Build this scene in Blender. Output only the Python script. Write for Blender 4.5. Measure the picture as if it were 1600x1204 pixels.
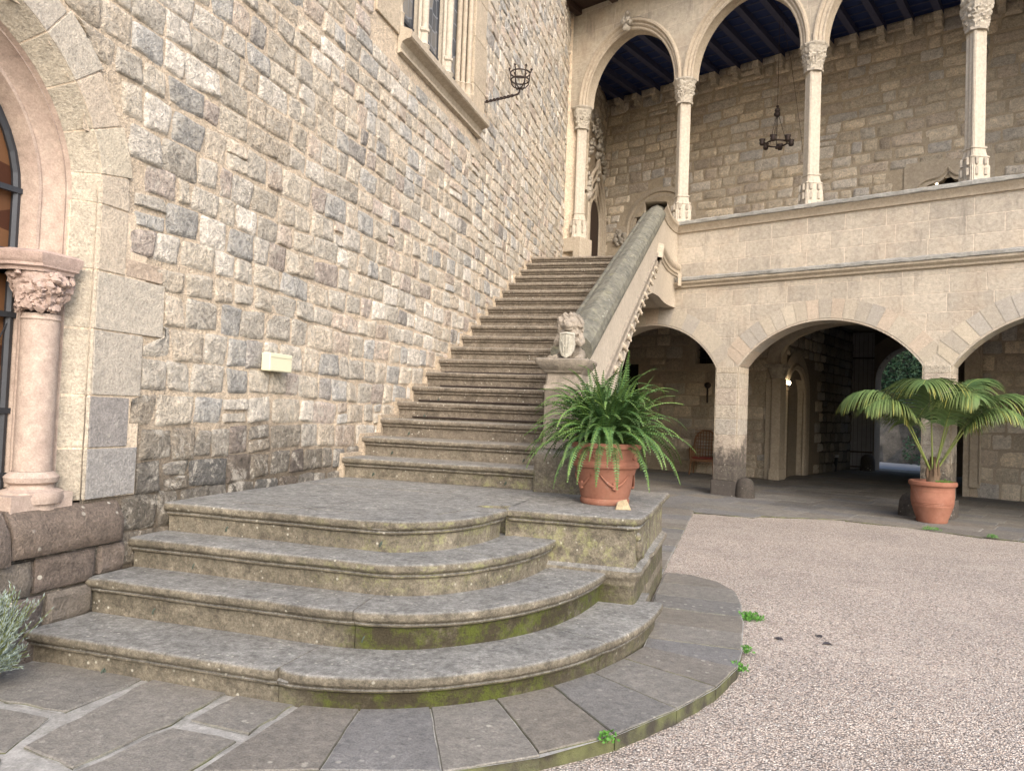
import bpy, math, random
from math import sin, cos, pi, radians, sqrt, atan2
from mathutils import Vector, Matrix, noise
random.seed(7)
S = bpy.context.scene
for o in list(bpy.data.objects): bpy.data.objects.remove(o)
COL = S.collection

# ------------------------------------------------------------------ camera
F, P, RR, YW = 1171.6, radians(1.918), radians(2.199), radians(17.006)
fw = Vector((-sin(YW)*cos(P), cos(YW)*cos(P), sin(P)))
up0 = Vector((sin(YW)*sin(P), -cos(YW)*sin(P), cos(P)))
rt0 = Vector((cos(YW), sin(YW), 0))
RT = cos(RR)*rt0 + sin(RR)*up0
UP = -sin(RR)*rt0 + cos(RR)*up0
cam = bpy.data.cameras.new('camera'); camo = bpy.data.objects.new('camera', cam); COL.objects.link(camo)
m = Matrix((RT, UP, -fw)).transposed().to_4x4(); m.translation = (3.5, 0, 1.42)
camo.matrix_world = m
cam.sensor_width = 36; cam.lens = 36*F/1600; cam.clip_start = .05; cam.clip_end = 500
S.camera = camo
# ------------------------------------------------------------------ light
SUN_EL, SUN_AZ = radians(35), radians(146)      # azimuth clockwise from +Y
w = bpy.data.worlds.new('World'); S.world = w; w.use_nodes = True
nt = w.node_tree; bg = nt.nodes['Background']
sky = nt.nodes.new('ShaderNodeTexSky'); sky.sky_type = 'NISHITA'; sky.sun_disc = False
sky.sun_elevation = SUN_EL; sky.sun_rotation = SUN_AZ; sky.dust_density = 3.0; sky.air_density = 1.0; sky.ozone_density = .6
nt.links.new(sky.outputs[0], bg.inputs[0]); bg.inputs[1].default_value = .15
sl = bpy.data.lights.new('sun', 'SUN'); sl.energy = 1.1; sl.angle = radians(50); sl.color = (1, .955, .90)
so = bpy.data.objects.new('sun', sl); COL.objects.link(so); so.location = (10, -10, 20)
so.rotation_euler = Vector((sin(SUN_AZ)*cos(SUN_EL), cos(SUN_AZ)*cos(SUN_EL), sin(SUN_EL))).to_track_quat('Z', 'Y').to_euler()
S.view_settings.view_transform = 'Standard'; S.view_settings.look = 'None'; S.view_settings.gamma = 1
S.view_settings.exposure = 1.27
S.render.engine = 'CYCLES'

# ------------------------------------------------------------------ node helpers
class NT:
    def __init__(s, name):
        s.m = bpy.data.materials.new(name); s.m.use_nodes = True; s.t = s.m.node_tree
        s.b = s.t.nodes['Principled BSDF']; s.b.inputs['Roughness'].default_value = .9
        s.b.inputs['Specular IOR Level'].default_value = .25
    def n(s, ty, **k):
        o = s.t.nodes.new('ShaderNode'+ty)
        for a, v in k.items(): setattr(o, a, v)
        return o
    def l(s, a, b): s.t.links.new(a, b)
    def put(s, inp, v):
        if hasattr(v, 'is_linked') or isinstance(v, bpy.types.NodeSocket): s.l(v, inp)
        elif isinstance(v, (tuple, list)): inp.default_value = tuple(v)+((1,) if len(v) == 3 and inp.type == 'RGBA' else ())
        else: inp.default_value = v
    def co(s): 
        if not hasattr(s, '_co'): s._co = s.n('TexCoord')
        return s._co.outputs['Object']
    def geo(s): return s.n('NewGeometry').outputs['Position']
    def noise(s, scale, vec=None, detail=4, rough=.6, dist=0):
        o = s.n('TexNoise'); o.inputs['Scale'].default_value = scale; o.inputs['Detail'].default_value = detail
        o.inputs['Roughness'].default_value = rough; o.inputs['Distortion'].default_value = dist
        s.l(vec or s.co(), o.inputs['Vector']); return o.outputs['Fac']
    def vor(s, scale, vec=None, out='Distance', feature='F1', rnd=1):
        o = s.n('TexVoronoi', feature=feature); o.inputs['Scale'].default_value = scale; o.inputs['Randomness'].default_value = rnd
        s.l(vec or s.co(), o.inputs['Vector']); return o.outputs[out]
    def ramp(s, fac, lo, hi, a=0., b=1.):
        o = s.n('MapRange'); s.l(fac, o.inputs[0]); o.inputs[1].default_value = lo; o.inputs[2].default_value = hi
        o.inputs[3].default_value = a; o.inputs[4].default_value = b; return o.outputs[0]
    def mix(s, fac, a, b, mode='MIX'):
        o = s.n('MixRGB', blend_type=mode); s.put(o.inputs[0], fac); s.put(o.inputs[1], a); s.put(o.inputs[2], b); return o.outputs[0]
    def math(s, op, a, b=0.):
        o = s.n('Math', operation=op); s.put(o.inputs[0], a); s.put(o.inputs[1], b); return o.outputs[0]
    def attr(s, name='tint'):
        o = s.n('Attribute'); o.attribute_name = name; return o.outputs['Color']
    def bump(s, h, strength=.5, dist=.01, prev=None):
        o = s.n('Bump'); o.inputs['Strength'].default_value = strength; o.inputs['Distance'].default_value = dist
        s.l(h, o.inputs['Height'])
        if prev: s.l(prev, o.inputs['Normal'])
        return o.outputs[0]
    def done(s, col, normal=None, rough=None):
        s.put(s.b.inputs['Base Color'], col)
        if normal: s.l(normal, s.b.inputs['Normal'])
        if rough is not None: s.put(s.b.inputs['Roughness'], rough)
        return s.m
    def scalev(s, vec, sc):
        o = s.n('Mapping'); s.l(vec, o.inputs[0]); o.inputs['Scale'].default_value = sc; return o.outputs[0]

def plain(name, col, rough=.6, metal=0, emit=None, es=0, var=.25, vs=12):
    t = NT(name); t.b.inputs['Metallic'].default_value = metal
    f = t.noise(vs)
    c = t.mix(f, tuple(x*(1-var) for x in col), tuple(min(1, x*(1+var)) for x in col))
    if emit: t.put(t.b.inputs['Emission Color'], emit); t.b.inputs['Emission Strength'].default_value = es
    return t.done(c, t.bump(t.noise(vs*5), .2, .003), rough)

def m_tinted(name, big=3, fine=60, var=.3, bstr=.6, white=0., lich=0., mid=14, bd=.012, dark=.0, rough=.92, rise=None):
    """stone whose own colour is in the 'tint' attribute"""
    t = NT(name); c = t.attr()
    f1 = t.noise(big, detail=6); f2 = t.noise(mid, detail=6, rough=.75); f3 = t.noise(fine, detail=3, rough=.7)
    c = t.mix(1, c, t.mix(f1, (1-var,)*3, (1+var, 1+var*.9, 1+var*.75)), 'MULTIPLY')
    c = t.mix(1, c, t.mix(t.ramp(f2, .3, .7), (1-var*1.1, 1-var*1.05, 1-var), (1+var, 1+var, 1+var)), 'MULTIPLY')
    fc = min(.34, var*1.1)
    c = t.mix(1, c, t.mix(t.ramp(f3, .3, .7), (1-fc,)*3, (1+fc*.9,)*3), 'MULTIPLY')
    if white:
        wf = t.ramp(t.noise(5.5, detail=8, rough=.8, dist=.4), .67-white*.3, .76-white*.3)
        c = t.mix(t.math('MULTIPLY', wf, .75), c, (.60, .56, .49))
    if dark:
        df = t.ramp(t.noise(3.3, detail=7, rough=.75), .55, .75)
        c = t.mix(t.math('MULTIPLY', df, dark), c, (.07, .06, .055))
    if rise:      # damp black growth climbing from the ground, with a ragged edge
        zs_ = t.n('SeparateXYZ'); t.l(t.geo(), zs_.inputs[0])
        zz_ = t.math('ADD', zs_.outputs[2], t.ramp(t.noise(2.6, detail=8, rough=.8), .3, .7, -rise*.55, rise*.55))
        rf = t.math('MULTIPLY', t.ramp(zz_, rise*.60, rise*.95, .93, 0), t.ramp(f2, .3, .55, .6, 1))
        c = t.mix(rf, c, (.075, .066, .06))
        wf2 = t.math('MULTIPLY', t.ramp(t.noise(16, detail=8, rough=.9), .60, .68), t.ramp(zz_, rise*.4, rise*1.6, 1, 0)); c = t.mix(t.math('MULTIPLY', wf2, .75), c, (.55, .54, .49))
    if lich:
        v = t.vor(14); lf = t.math('MULTIPLY', t.ramp(v, .14, .20, 1, 0), t.ramp(t.noise(2.2), .5, .62))
        c = t.mix(t.math('MULTIPLY', lf, lich), c, (.62, .60, .52))
    h = t.math('ADD', f2, t.math('MULTIPLY', f3, .5))
    return t.done(c, t.bump(h, bstr, bd), rough)

def m_ashlar(name, c1, c2, mortar, bw=.62, rh=.29, msize=.006, off=(0, 0), vert='z', bstr=.35):
    """dressed blocks in local x,z"""
    t = NT(name)
    sp = t.n('SeparateXYZ'); t.l(t.co(), sp.inputs[0]); cb = t.n('CombineXYZ')
    nz = t.n('TexNoise'); nz.inputs['Scale'].default_value = 1.3; t.l(t.co(), nz.inputs['Vector'])
    t.l(t.math('ADD', sp.outputs['X' if vert != 'yz' else 'Y'], t.ramp(nz.outputs['Fac'], 0, 1, -.03+off[0], .03+off[0])), cb.inputs[0])
    t.l(t.math('ADD', sp.outputs['Z'], t.ramp(t.noise(2.5), 0, 1, -.012+off[1], .012+off[1])), cb.inputs[1])
    br = t.n('TexBrick'); t.l(cb.outputs[0], br.inputs['Vector'])
    for k, v in (('Color1', c1), ('Color2', c2), ('Mortar', mortar)): br.inputs[k].default_value = v+(1,)
    br.inputs['Scale'].default_value = 1; br.inputs['Mortar Size'].default_value = msize; br.inputs['Mortar Smooth'].default_value = .3
    br.inputs['Brick Width'].default_value = bw; br.inputs['Row Height'].default_value = rh; br.offset = .43; br.squash = .8; br.squash_frequency = 3
    f1 = t.noise(1.6, detail=6, rough=.7); f2 = t.noise(18, detail=5, rough=.7); f3 = t.noise(90, detail=2)
    c = t.mix(1, br.outputs['Color'], t.mix(t.ramp(f1, .3, .7), (.84, .83, .82), (1.12, 1.11, 1.09)), 'MULTIPLY')
    c = t.mix(1, c, t.mix(t.ramp(f2, .3, .7), (.78,)*3, (1.18,)*3), 'MULTIPLY')
    # dark drip stains with their own shape
    st = t.noise(1, t.scalev(t.co(), (5, 5, .9)), detail=5, rough=.7)
    c = t.mix(t.ramp(st, .56, .72, 0, .55), c, (.15, .135, .12))
    pk = t.ramp(t.noise(.9, detail=3), .5, .7, 0, .35); c = t.mix(pk, c, (.44, .33, .235))
    h = t.math('ADD', t.math('MULTIPLY', br.outputs['Fac'], -1.6), t.math('ADD', t.math('MULTIPLY', f2, 1.2), t.math('MULTIPLY', f3, .6)))
    return t.done(c, t.bump(h, bstr*1.8, .016), .9)

def m_dressed(name, a, b, big=2, stain=.35, lich=0, drip=True, bstr=.3, stcol=(.12, .105, .09)):
    t = NT(name)
    f1 = t.noise(big, detail=6, rough=.7); f2 = t.noise(22, detail=5, rough=.7); f3 = t.noise(110, detail=2)
    c = t.mix(t.ramp(f1, .3, .7), a, b)
    c = t.mix(1, c, t.mix(t.ramp(f2, .3, .7), (.8,)*3, (1.15,)*3), 'MULTIPLY')
    c = t.mix(1, c, t.mix(t.ramp(f3, .3, .7), (.85,)*3, (1.12,)*3), 'MULTIPLY')
    if stain:
        st = t.noise(1, t.scalev(t.co(), (6, 6, 1.5 if drip else 6)), detail=8, rough=.85)
        c = t.mix(t.ramp(st, .55, .75, 0, stain), c, stcol)
    if lich:
        v = t.vor(16); lf = t.math('MULTIPLY', t.ramp(v, .12, .2, 1, 0), t.ramp(t.noise(2.5), .5, .6))
        c = t.mix(t.math('MULTIPLY', lf, lich), c, (.6, .58, .50))
    return t.done(c, t.bump(t.math('ADD', f2, t.math('MULTIPLY', f3, .5)), bstr, .01), .9)

def m_step(name):
    """worn blue-grey sandstone treads with brown risers, lichen and moss patches"""
    t = NT(name); pos = t.geo(); sp = t.n('SeparateXYZ'); t.l(pos, sp.inputs[0])
    nr = t.n('NewGeometry').outputs['Normal']; ns = t.n('SeparateXYZ'); t.l(nr, ns.inputs[0])
    f1 = t.noise(2.2, detail=6, rough=.7); f2 = t.noise(13, detail=8, rough=.8); f3 = t.noise(95, detail=4, rough=.85); f4 = t.noise(38, detail=5, rough=.8)
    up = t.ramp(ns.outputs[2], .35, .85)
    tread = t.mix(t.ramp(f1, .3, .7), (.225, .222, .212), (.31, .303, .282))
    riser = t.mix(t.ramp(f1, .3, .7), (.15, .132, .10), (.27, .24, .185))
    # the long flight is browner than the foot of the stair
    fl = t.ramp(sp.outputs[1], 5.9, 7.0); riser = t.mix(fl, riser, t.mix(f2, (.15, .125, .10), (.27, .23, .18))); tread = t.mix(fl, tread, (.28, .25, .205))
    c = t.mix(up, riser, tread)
    c = t.mix(1, c, t.mix(t.ramp(f2, .32, .68), t.mix(fl, (.50,)*3, (.74,)*3), t.mix(fl, (1.40,)*3, (1.18,)*3)), 'MULTIPLY')
    c = t.mix(1, c, t.mix(t.ramp(f4, .32, .68), (.62,)*3, (1.32,)*3), 'MULTIPLY')
    c = t.mix(1, c, t.mix(t.ramp(f3, .3, .7), (.70,)*3, (1.32,)*3), 'MULTIPLY')
    # grimy black growth under the nosing and in blots
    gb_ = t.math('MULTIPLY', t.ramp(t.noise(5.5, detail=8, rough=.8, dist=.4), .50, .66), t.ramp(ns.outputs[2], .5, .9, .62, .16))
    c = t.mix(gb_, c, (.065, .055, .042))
    cr = t.ramp(t.noise(7, detail=9, rough=.85, dist=.5), .60, .70, 0, .6)
    c = t.mix(t.math('MULTIPLY', cr, t.ramp(ns.outputs[2], .2, .9, 1, .45)), c, (.42, .38, .29))
    v = t.vor(19); lf = t.math('MULTIPLY', t.ramp(v, .10, .17, 1, 0), t.ramp(t.noise(1.8), .45, .56))
    c = t.mix(t.math('MULTIPLY', lf, .8), c, (.58, .56, .48))
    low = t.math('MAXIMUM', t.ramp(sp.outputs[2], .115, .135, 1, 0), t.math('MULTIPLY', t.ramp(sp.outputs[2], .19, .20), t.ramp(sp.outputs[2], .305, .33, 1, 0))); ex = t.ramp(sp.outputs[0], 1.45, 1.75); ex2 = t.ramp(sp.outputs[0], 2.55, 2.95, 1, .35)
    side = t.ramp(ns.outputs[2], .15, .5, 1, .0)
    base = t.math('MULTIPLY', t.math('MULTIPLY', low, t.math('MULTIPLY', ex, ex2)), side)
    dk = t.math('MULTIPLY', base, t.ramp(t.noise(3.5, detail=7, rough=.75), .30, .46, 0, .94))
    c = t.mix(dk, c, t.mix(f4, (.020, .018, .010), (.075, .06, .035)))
    mf = t.math('MULTIPLY', base, t.ramp(t.noise(6.5, detail=9, rough=.85), .46, .56))
    c = t.mix(t.math('MULTIPLY', mf, .8), c, t.mix(f3, (.035, .055, .008), (.16, .19, .03)))
    yl = t.math('MULTIPLY', t.ramp(t.noise(8, detail=8, rough=.85), .50, .62, 0, .65), t.math('MULTIPLY', side, t.ramp(sp.outputs[0], .9, 1.7)))
    yz = t.math('MULTIPLY', t.ramp(sp.outputs[2], .40, .45), t.ramp(sp.outputs[2], .80, .95, 1, 0))
    c = t.mix(t.math('MULTIPLY', yl, yz), c, (.36, .37, .17))
    # dust line where tread meets riser stays pale
    h = t.math('ADD', t.math('ADD', f2, t.math('MULTIPLY', f4, .7)), t.math('MULTIPLY', f3, .5))
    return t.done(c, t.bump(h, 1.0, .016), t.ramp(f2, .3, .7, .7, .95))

def m_gravel(name):
    t = NT(name); co = t.co()
    wv = t.n('VectorMath', operation='ADD'); t.l(co, wv.inputs[0])
    n1 = t.n('TexNoise'); n1.inputs['Scale'].default_value = 30; t.l(co, n1.inputs['Vector'])
    sc = t.n('VectorMath', operation='SCALE'); t.l(n1.outputs['Color'], sc.inputs[0]); sc.inputs['Scale'].default_value = .012; t.l(sc.outputs[0], wv.inputs[1])
    v = t.n('TexVoronoi'); v.inputs['Scale'].default_value = 92; t.l(wv.outputs[0], v.inputs['Vector'])
    hs = t.n('SeparateColor'); t.l(v.outputs['Color'], hs.inputs[0])
    r = t.n('ValToRGB'); t.l(hs.outputs[0], r.inputs[0]); e = r.color_ramp
    cols = [(0, (.18, .16, .15)), (.10, (.33, .285, .26)), (.3, (.48, .395, .345)), (.5, (.52, .445, .395)), (.68, (.43, .395, .375)), (.84, (.58, .50, .445)), (1, (.76, .70, .645))]
    e.elements[0].position = 0; e.elements[0].color = cols[0][1]+(1,); e.elements[1].color = cols[-1][1]+(1,)
    for p_, c_ in cols[1:-1]: q = e.elements.new(p_); q.color = c_+(1,)
    c = r.outputs[0]
    gap = t.ramp(v.outputs['Distance'], .35, .75, 1, .45)
    c = t.mix(1, c, gap, 'MULTIPLY')
    f = t.noise(.8, detail=5); c = t.mix(1, c, t.mix(t.ramp(f, .3, .7), (.96, .96, .94), (1.18, 1.17, 1.13)), 'MULTIPLY')
    f = t.ramp(t.noise(1.7, detail=8, rough=.75), .56, .70, 0, .42); c = t.mix(f, c, (.20, .165, .14)); f = t.ramp(t.noise(1.1, detail=6, rough=.7, dist=.5), .56, .68, 0, .25); c = t.mix(f, c, (.60, .54, .47))
    h = t.math('ADD', t.math('MULTIPLY', v.outputs['Distance'], -1.), t.math('MULTIPLY', hs.outputs[1], .5))
    return t.done(c, t.bump(h, .9, .012), .85)

# ------------------------------------------------------------------ mesh builder
class MB:
    def __init__(s): s.v = []; s.f = []; s.c = []; s.smooth = False
    def vert(s, p, c=(1, 1, 1)): s.v.append(tuple(p)); s.c.append(c); return len(s.v)-1
    def face(s, *i): s.f.append(i)
    def quad(s, a, b, c, d, t=(1, 1, 1)):
        i = [s.vert(p, t) for p in (a, b, c, d)]; s.f.append(tuple(i))
    def poly(s, pts, t=(1, 1, 1)): s.f.append(tuple(s.vert(p, t) for p in pts))
    def box(s, x0, x1, y0, y1, z0, z1, t=(1, 1, 1), fn=None, jit=0):
        P_ = [(x, y, z) for z in (z0, z1) for y in (y0, y1) for x in (x0, x1)]
        if jit: P_ = [tuple(q+random.uniform(-jit, jit) for q in p) for p in P_]
        if fn: P_ = [fn(p) for p in P_]
        b = len(s.v)
        for p in P_: s.vert(p, t)
        for f in ((0, 2, 3, 1), (4, 5, 7, 6), (0, 1, 5, 4), (2, 6, 7, 3), (0, 4, 6, 2), (1, 3, 7, 5)): s.f.append(tuple(b+i for i in f))
    def grid(s, rows, t=(1, 1, 1), close=False):
        """rows: list of lists of points"""
        b = len(s.v); n = len(rows[0])
        for r in rows:
            for p in r: s.vert(p, t)
        for i in range(len(rows)-1):
            for j in range(n if close else n-1):
                j2 = (j+1) % n
                s.f.append((b+i*n+j, b+i*n+j2, b+(i+1)*n+j2, b+(i+1)*n+j))
    def prism(s, pts, d, t=(1, 1, 1)):
        """pts planar polygon, extruded by vector d"""
        n = len(pts); b = len(s.v); d = Vector(d)
        for p in pts: s.vert(p, t)
        for p in pts: s.vert(Vector(p)+d, t)
        s.f.append(tuple(b+i for i in range(n))); s.f.append(tuple(b+n+i for i in reversed(range(n))))
        for i in range(n): j = (i+1) % n; s.f.append((b+i, b+n+i, b+n+j, b+j))
    def tube(s, path, r, k=8, t=(1, 1, 1), closed=False):
        path = [Vector(p) for p in path]; n = len(path); rows = []
        u = None
        for i, p in enumerate(path):
            if closed: d = path[(i+1) % n]-path[i-1]
            else: d = path[min(i+1, n-1)]-path[max(i-1, 0)]
            d.normalize()
            if u is None: u = d.orthogonal().normalized()
            u = (u-d*u.dot(d)).normalized(); v = d.cross(u)
            rr = r[i] if isinstance(r, (list, tuple)) else r
            rows.append([p+rr*(cos(2*pi*j/k)*u+sin(2*pi*j/k)*v) for j in range(k)])
        if closed: rows.append(rows[0])
        s.grid(rows, t, close=True)
        if not closed:
            b = len(s.v)-n*k
            s.f.append(tuple(b+j for j in range(k))); s.f.append(tuple(b+(n-1)*k+j for j in reversed(range(k))))
    def lathe(s, prof, cen=(0, 0, 0), k=32, t=(1, 1, 1), fn=None, sx=1, sy=1):
        rows = []
        for (r, z) in prof:
            row = []
            for j in range(k):
                a = 2*pi*j/k; rr = r*(fn(a, z) if fn else 1)
                row.append((cen[0]+sx*rr*cos(a), cen[1]+sy*rr*sin(a), cen[2]+z))
            rows.append(row)
        s.grid(rows, t, close=True)
    def ball(s, c, r, k=10, t=(1, 1, 1), sc=(1, 1, 1), amp=0, rot=None):
        rows = []
        for i in range(k+1):
            th = pi*i/k; row = []
            for j in range(2*k):
                a = pi*j/k; d = Vector((sin(th)*cos(a), sin(th)*sin(a), cos(th)))
                rr = r*(1+(amp*noise.noise(d*2.3+Vector(c)*9) if amp else 0))
                q = Vector((d.x*sc[0], d.y*sc[1], d.z*sc[2]))*rr
                if rot: q = rot @ q
                row.append(Vector(c)+q)
            rows.append(row)
        s.grid(rows, t, close=True)
    def build(s, name, mat, parent=None, smooth=None, weld=False, bevel=0, remesh=0):
        me = bpy.data.meshes.new(name); me.from_pydata(s.v, [], s.f); me.update()
        ca = me.color_attributes.new('tint', 'FLOAT_COLOR', 'POINT')
        flat = []
        for c in s.c: flat += [c[0], c[1], c[2], 1]
        ca.data.foreach_set('color', flat)
        mats = mat if isinstance(mat, (list, tuple)) else [mat]
        for m_ in mats: me.materials.append(m_)
        if smooth: me.shade_smooth(); 
        o = bpy.data.objects.new(name, me); COL.objects.link(o)
        if parent: o.parent = parent
        if weld or bevel or smooth == 'auto':
            import bmesh
            bm = bmesh.new(); bm.from_mesh(me); bmesh.ops.remove_doubles(bm, verts=bm.verts, dist=1e-4)
            bmesh.ops.recalc_face_normals(bm, faces=bm.faces); bm.to_mesh(me); bm.free()
        if smooth == 'auto':
            me.shade_smooth()
            try: me.set_sharp_from_angle(angle=radians(38))
            except Exception: pass
        if bevel:
            md = o.modifiers.new('bevel', 'BEVEL'); md.width = bevel; md.segments = 2; md.limit_method = 'ANGLE'
        if remesh:
            md = o.modifiers.new('remesh', 'REMESH'); md.mode = 'VOXEL'; md.voxel_size = remesh; md.use_smooth_shade = True
        return o

def tag(o, label=None, cat=None, group=None, kind=None):
    if label: o['label'] = label
    if cat: o['category'] = cat
    if group: o['group'] = group
    if kind: o['kind'] = kind
    return o
def empty(name, loc=(0, 0, 0), rz=0, label=None, cat=None, group=None):
    o = bpy.data.objects.new(name, None); COL.objects.link(o); o.location = loc; o.rotation_euler = (0, 0, rz)
    o.empty_display_size = .2
    return tag(o, label, cat, group)
def dup(root, loc, rz=None, label=None, scale=None):
    r = root.copy(); COL.objects.link(r); r.location = loc
    if rz is not None: r.rotation_euler = (0, 0, rz)
    if scale: r.scale = (scale,)*3
    if label: r['label'] = label
    for ch in list(root.children):
        c = ch.copy(); COL.objects.link(c); c.parent = r
        for g in list(ch.children):
            d = g.copy(); COL.objects.link(d); d.parent = c
    return r
def nz(x, y=0, z=0): return noise.noise(Vector((x, y, z)))
def lerp(a, b, t): return a+(b-a)*t
def shade(c, k): return (c[0]*k, c[1]*k, c[2]*k)

def sweep(mb, path, prof, t=(1, 1, 1), amp=0, closed=False, cap=False, seed=0):
    """path: 3-D points with outward normals [(p,n)], prof: [(out, up)]; up is world z unless given as 3-tuple path (p,n,u)"""
    rows = []
    for i, pn in enumerate(path):
        p, n = Vector(pn[0]), Vector(pn[1]); u = Vector(pn[2]) if len(pn) > 2 else Vector((0, 0, 1))
        row = []
        for (a, b) in prof:
            q = p+n*a+u*b
            if amp: q = q+n*amp*nz(q.x*7+seed, q.y*7, q.z*9)+u*amp*.6*nz(q.x*5, q.y*5+seed, 3)
            row.append(q)
        rows.append(row)
    mb.grid(rows, t)
    if cap: mb.poly(list(reversed(rows[0])), t); mb.poly(rows[-1], t)

# ------------------------------------------------------------------ rubble courses
PAL = [((.53, .49, .43), 7), ((.46, .45, .43), 4.5), ((.57, .515, .435), 8), ((.50, .435, .39), 2.0), ((.59, .52, .43), 5.5), ((.68, .635, .57), 4), ((.37, .35, .33), .5), ((.54, .46, .39), 2.5)]
PAL2 = [((.50, .44, .355), 6), ((.55, .485, .395), 5), ((.45, .39, .325), 4), ((.51, .47, .415), 3), ((.60, .52, .41), 2.0), ((.46, .435, .405), 2)]
def pick(pal):
    r = random.random()*sum(w_ for _, w_ in pal)
    for c, w_ in pal:
        r -= w_
        if r <= 0: return c
    return pal[0][0]
def rubble(mb, fn, u0, u1, z0, z1, rh, wr, hole, pal, depth=.03, gap=.012, tintf=None, seed=0, nu=7, nv=5, wav=.02, adj=None):
    """fn(u,z,d)->point; courses of individually shaped stones"""
    rnd = random.Random(seed); z = z0; k = 0
    while z < z1:
        h = rh*rnd.uniform(.82, 1.2)
        if z+h > z1: h = z1-z
        if h < rh*.35: break
        u = u0-rnd.uniform(0, wr[0])*.5
        while u < u1:
            w_ = rnd.uniform(*wr)*rnd.choice((1, 1, 1, .75, 1.25))
            ua, ub = max(u, u0), min(u+w_, u1); u += w_
            if ub-ua < .06: continue
            st = rnd.getstate()
            sub = [(z, h)]
            if h > rh*1.02 and rnd.random() < .07: sub = [(z, h*.5), (z+h*.5, h*.5)]
            for zz, hh in sub:
                cu, cz = (ua+ub)/2, zz+hh/2
                if hole(cu, cz, (ub-ua)/2, hh/2): continue
                random.seed(rnd.random()); c = pick(pal); vv = rnd.uniform(.82, 1.18); c = shade(c, vv)
                if tintf: c = shade(c, tintf(cu, cz))
                base = depth*rnd.uniform(.55, 1.0); tu, tv = rnd.uniform(-.008, .008), rnd.uniform(-.008, .008)
                g = gap*rnd.uniform(.6, 1.4); cr = rnd.uniform(.0, .06); cr2 = rnd.uniform(.0, .06)
                j = [(rnd.uniform(-.02, .02), rnd.uniform(-.014, .014)) for _ in range(4)]
                so_ = rnd.uniform(0, 50); rows = []
                for b_ in range(nv+1):
                    b = -1+2*b_/nv; b = math.copysign(abs(b)**.5, b); row = []
                    for a_ in range(nu+1):
                        a = -1+2*a_/nu; a = math.copysign(abs(a)**.5, a)
                        X = a*(1-cr*b*b); Y = b*(1-cr2*a*a)
                        fa, fb = (X+1)/2, (Y+1)/2
                        jx = lerp(lerp(j[0][0], j[1][0], fa), lerp(j[2][0], j[3][0], fa), fb)
                        jy = lerp(lerp(j[0][1], j[1][1], fa), lerp(j[2][1], j[3][1], fa), fb)
                        uu = cu+X*((ub-ua)/2-g)+jx; z_ = cz+Y*(hh/2-g)+jy+wav*nz(uu*.7, k*.31+seed)
                        e = max(abs(a), abs(b)); d = -.006 if e > .999 else base*(1-e**9)+.003
                        n_ = nz(uu*9+so_, z_*9, so_); n2 = nz(uu*23, z_*23, so_)
                        if e < .999: d += (n_*depth*.8+n2*depth*.55)*(1 if e < .9 else .5)+tu*a+tv*b
                        uu += .012*n2*(e > .9); z_ += .010*n_*(e > .9)
                        if adj: uu, z_ = adj(uu, z_)
                        row.append(fn(uu, z_, d))
                    rows.append(row)
                mb.grid(rows, c)
        z += h; k += 1
def mortar_sheet(mb, fn, u0, u1, z0, z1, hole, step=.12, tintf=None, d=0, c=(1, 1, 1)):
    nu = int((u1-u0)/step)+1; nv = int((z1-z0)/step)+1; du = (u1-u0)/nu; dv = (z1-z0)/nv; idx = {}
    def vid(i, j):
        if (i, j) not in idx:
            u, z = u0+i*du, z0+j*dv
            cc = shade(c, tintf(u, z)) if tintf else c
            idx[(i, j)] = mb.vert(fn(u, z, d+.006*nz(u*6, z*6, 4)), cc)
        return idx[(i, j)]
    for i in range(nu):
        for j in range(nv):
            if hole(u0+(i+.5)*du, z0+(j+.5)*dv, 0, 0): continue
            mb.f.append((vid(i, j), vid(i+1, j), vid(i+1, j+1), vid(i, j+1)))

MORT = (.63, .53, .415)
# ------------------------------------------------------------------ materials
M = {}
M['rubble'] = m_tinted('rubble_stone', 7, 45, .38, 1.0, white=.52, lich=.2, mid=17, bd=.05, dark=.28)
M['gallery_rubble'] = m_tinted('gallery_rubble_stone', 2, 40, .28, .9, mid=12, bd=.03)
M['frame'] = m_tinted('dressed_tinted_stone', 3.0, 75, .24, .9, mid=26, bd=.015, dark=.15, lich=.25)
M['plinth'] = m_tinted('weathered_plinth_stone', 3, 80, .3, .9, lich=.9, mid=18, bd=.02)
M['pink'] = m_dressed('pink_sandstone', (.35, .27, .23), (.46, .375, .315), 4, .5, bstr=.25, stcol=(.46, .40, .34), drip=False)
M['ashlar'] = m_ashlar('ashlar_blocks', (.48, .43, .36), (.38, .345, .295), (.57, .50, .42), msize=.008)
M['arch'] = m_tinted('voussoir_stone', 2.2, 100, .15, .45, mid=20, bd=.01)
M['pillar'] = m_tinted('pillar_stone', 2.2, 80, .24, 1.0, lich=.5, mid=14, bd=.025, rise=1.15)
M['mould'] = m_dressed('carved_moulding_stone', (.37, .315, .245), (.455, .395, .315), 2, .35)
M['cream'] = m_dressed('cream_column_stone', (.42, .375, .31), (.50, .455, .385), 3, .3, bstr=.3)
M['carve'] = m_dressed('carved_capital_stone', (.30, .27, .23), (.47, .43, .36), 9, .7, drip=False, bstr=.6)
M['coping'] = m_dressed('lichen_coping_stone', (.085, .085, .075), (.23, .22, .175), 9, .75, drip=False, bstr=1.2, stcol=(.40, .37, .19), lich=.5)
M['pcoping'] = m_dressed('grey_parapet_coping', (.20, .20, .19), (.36, .35, .32), 3, .5, drip=False, bstr=.9)
M['step'] = m_step('step_stone')
M['statue'] = m_dressed('weathered_statue_stone', (.20, .175, .145), (.34, .295, .24), 12, .85, drip=False, bstr=.9)
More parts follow.
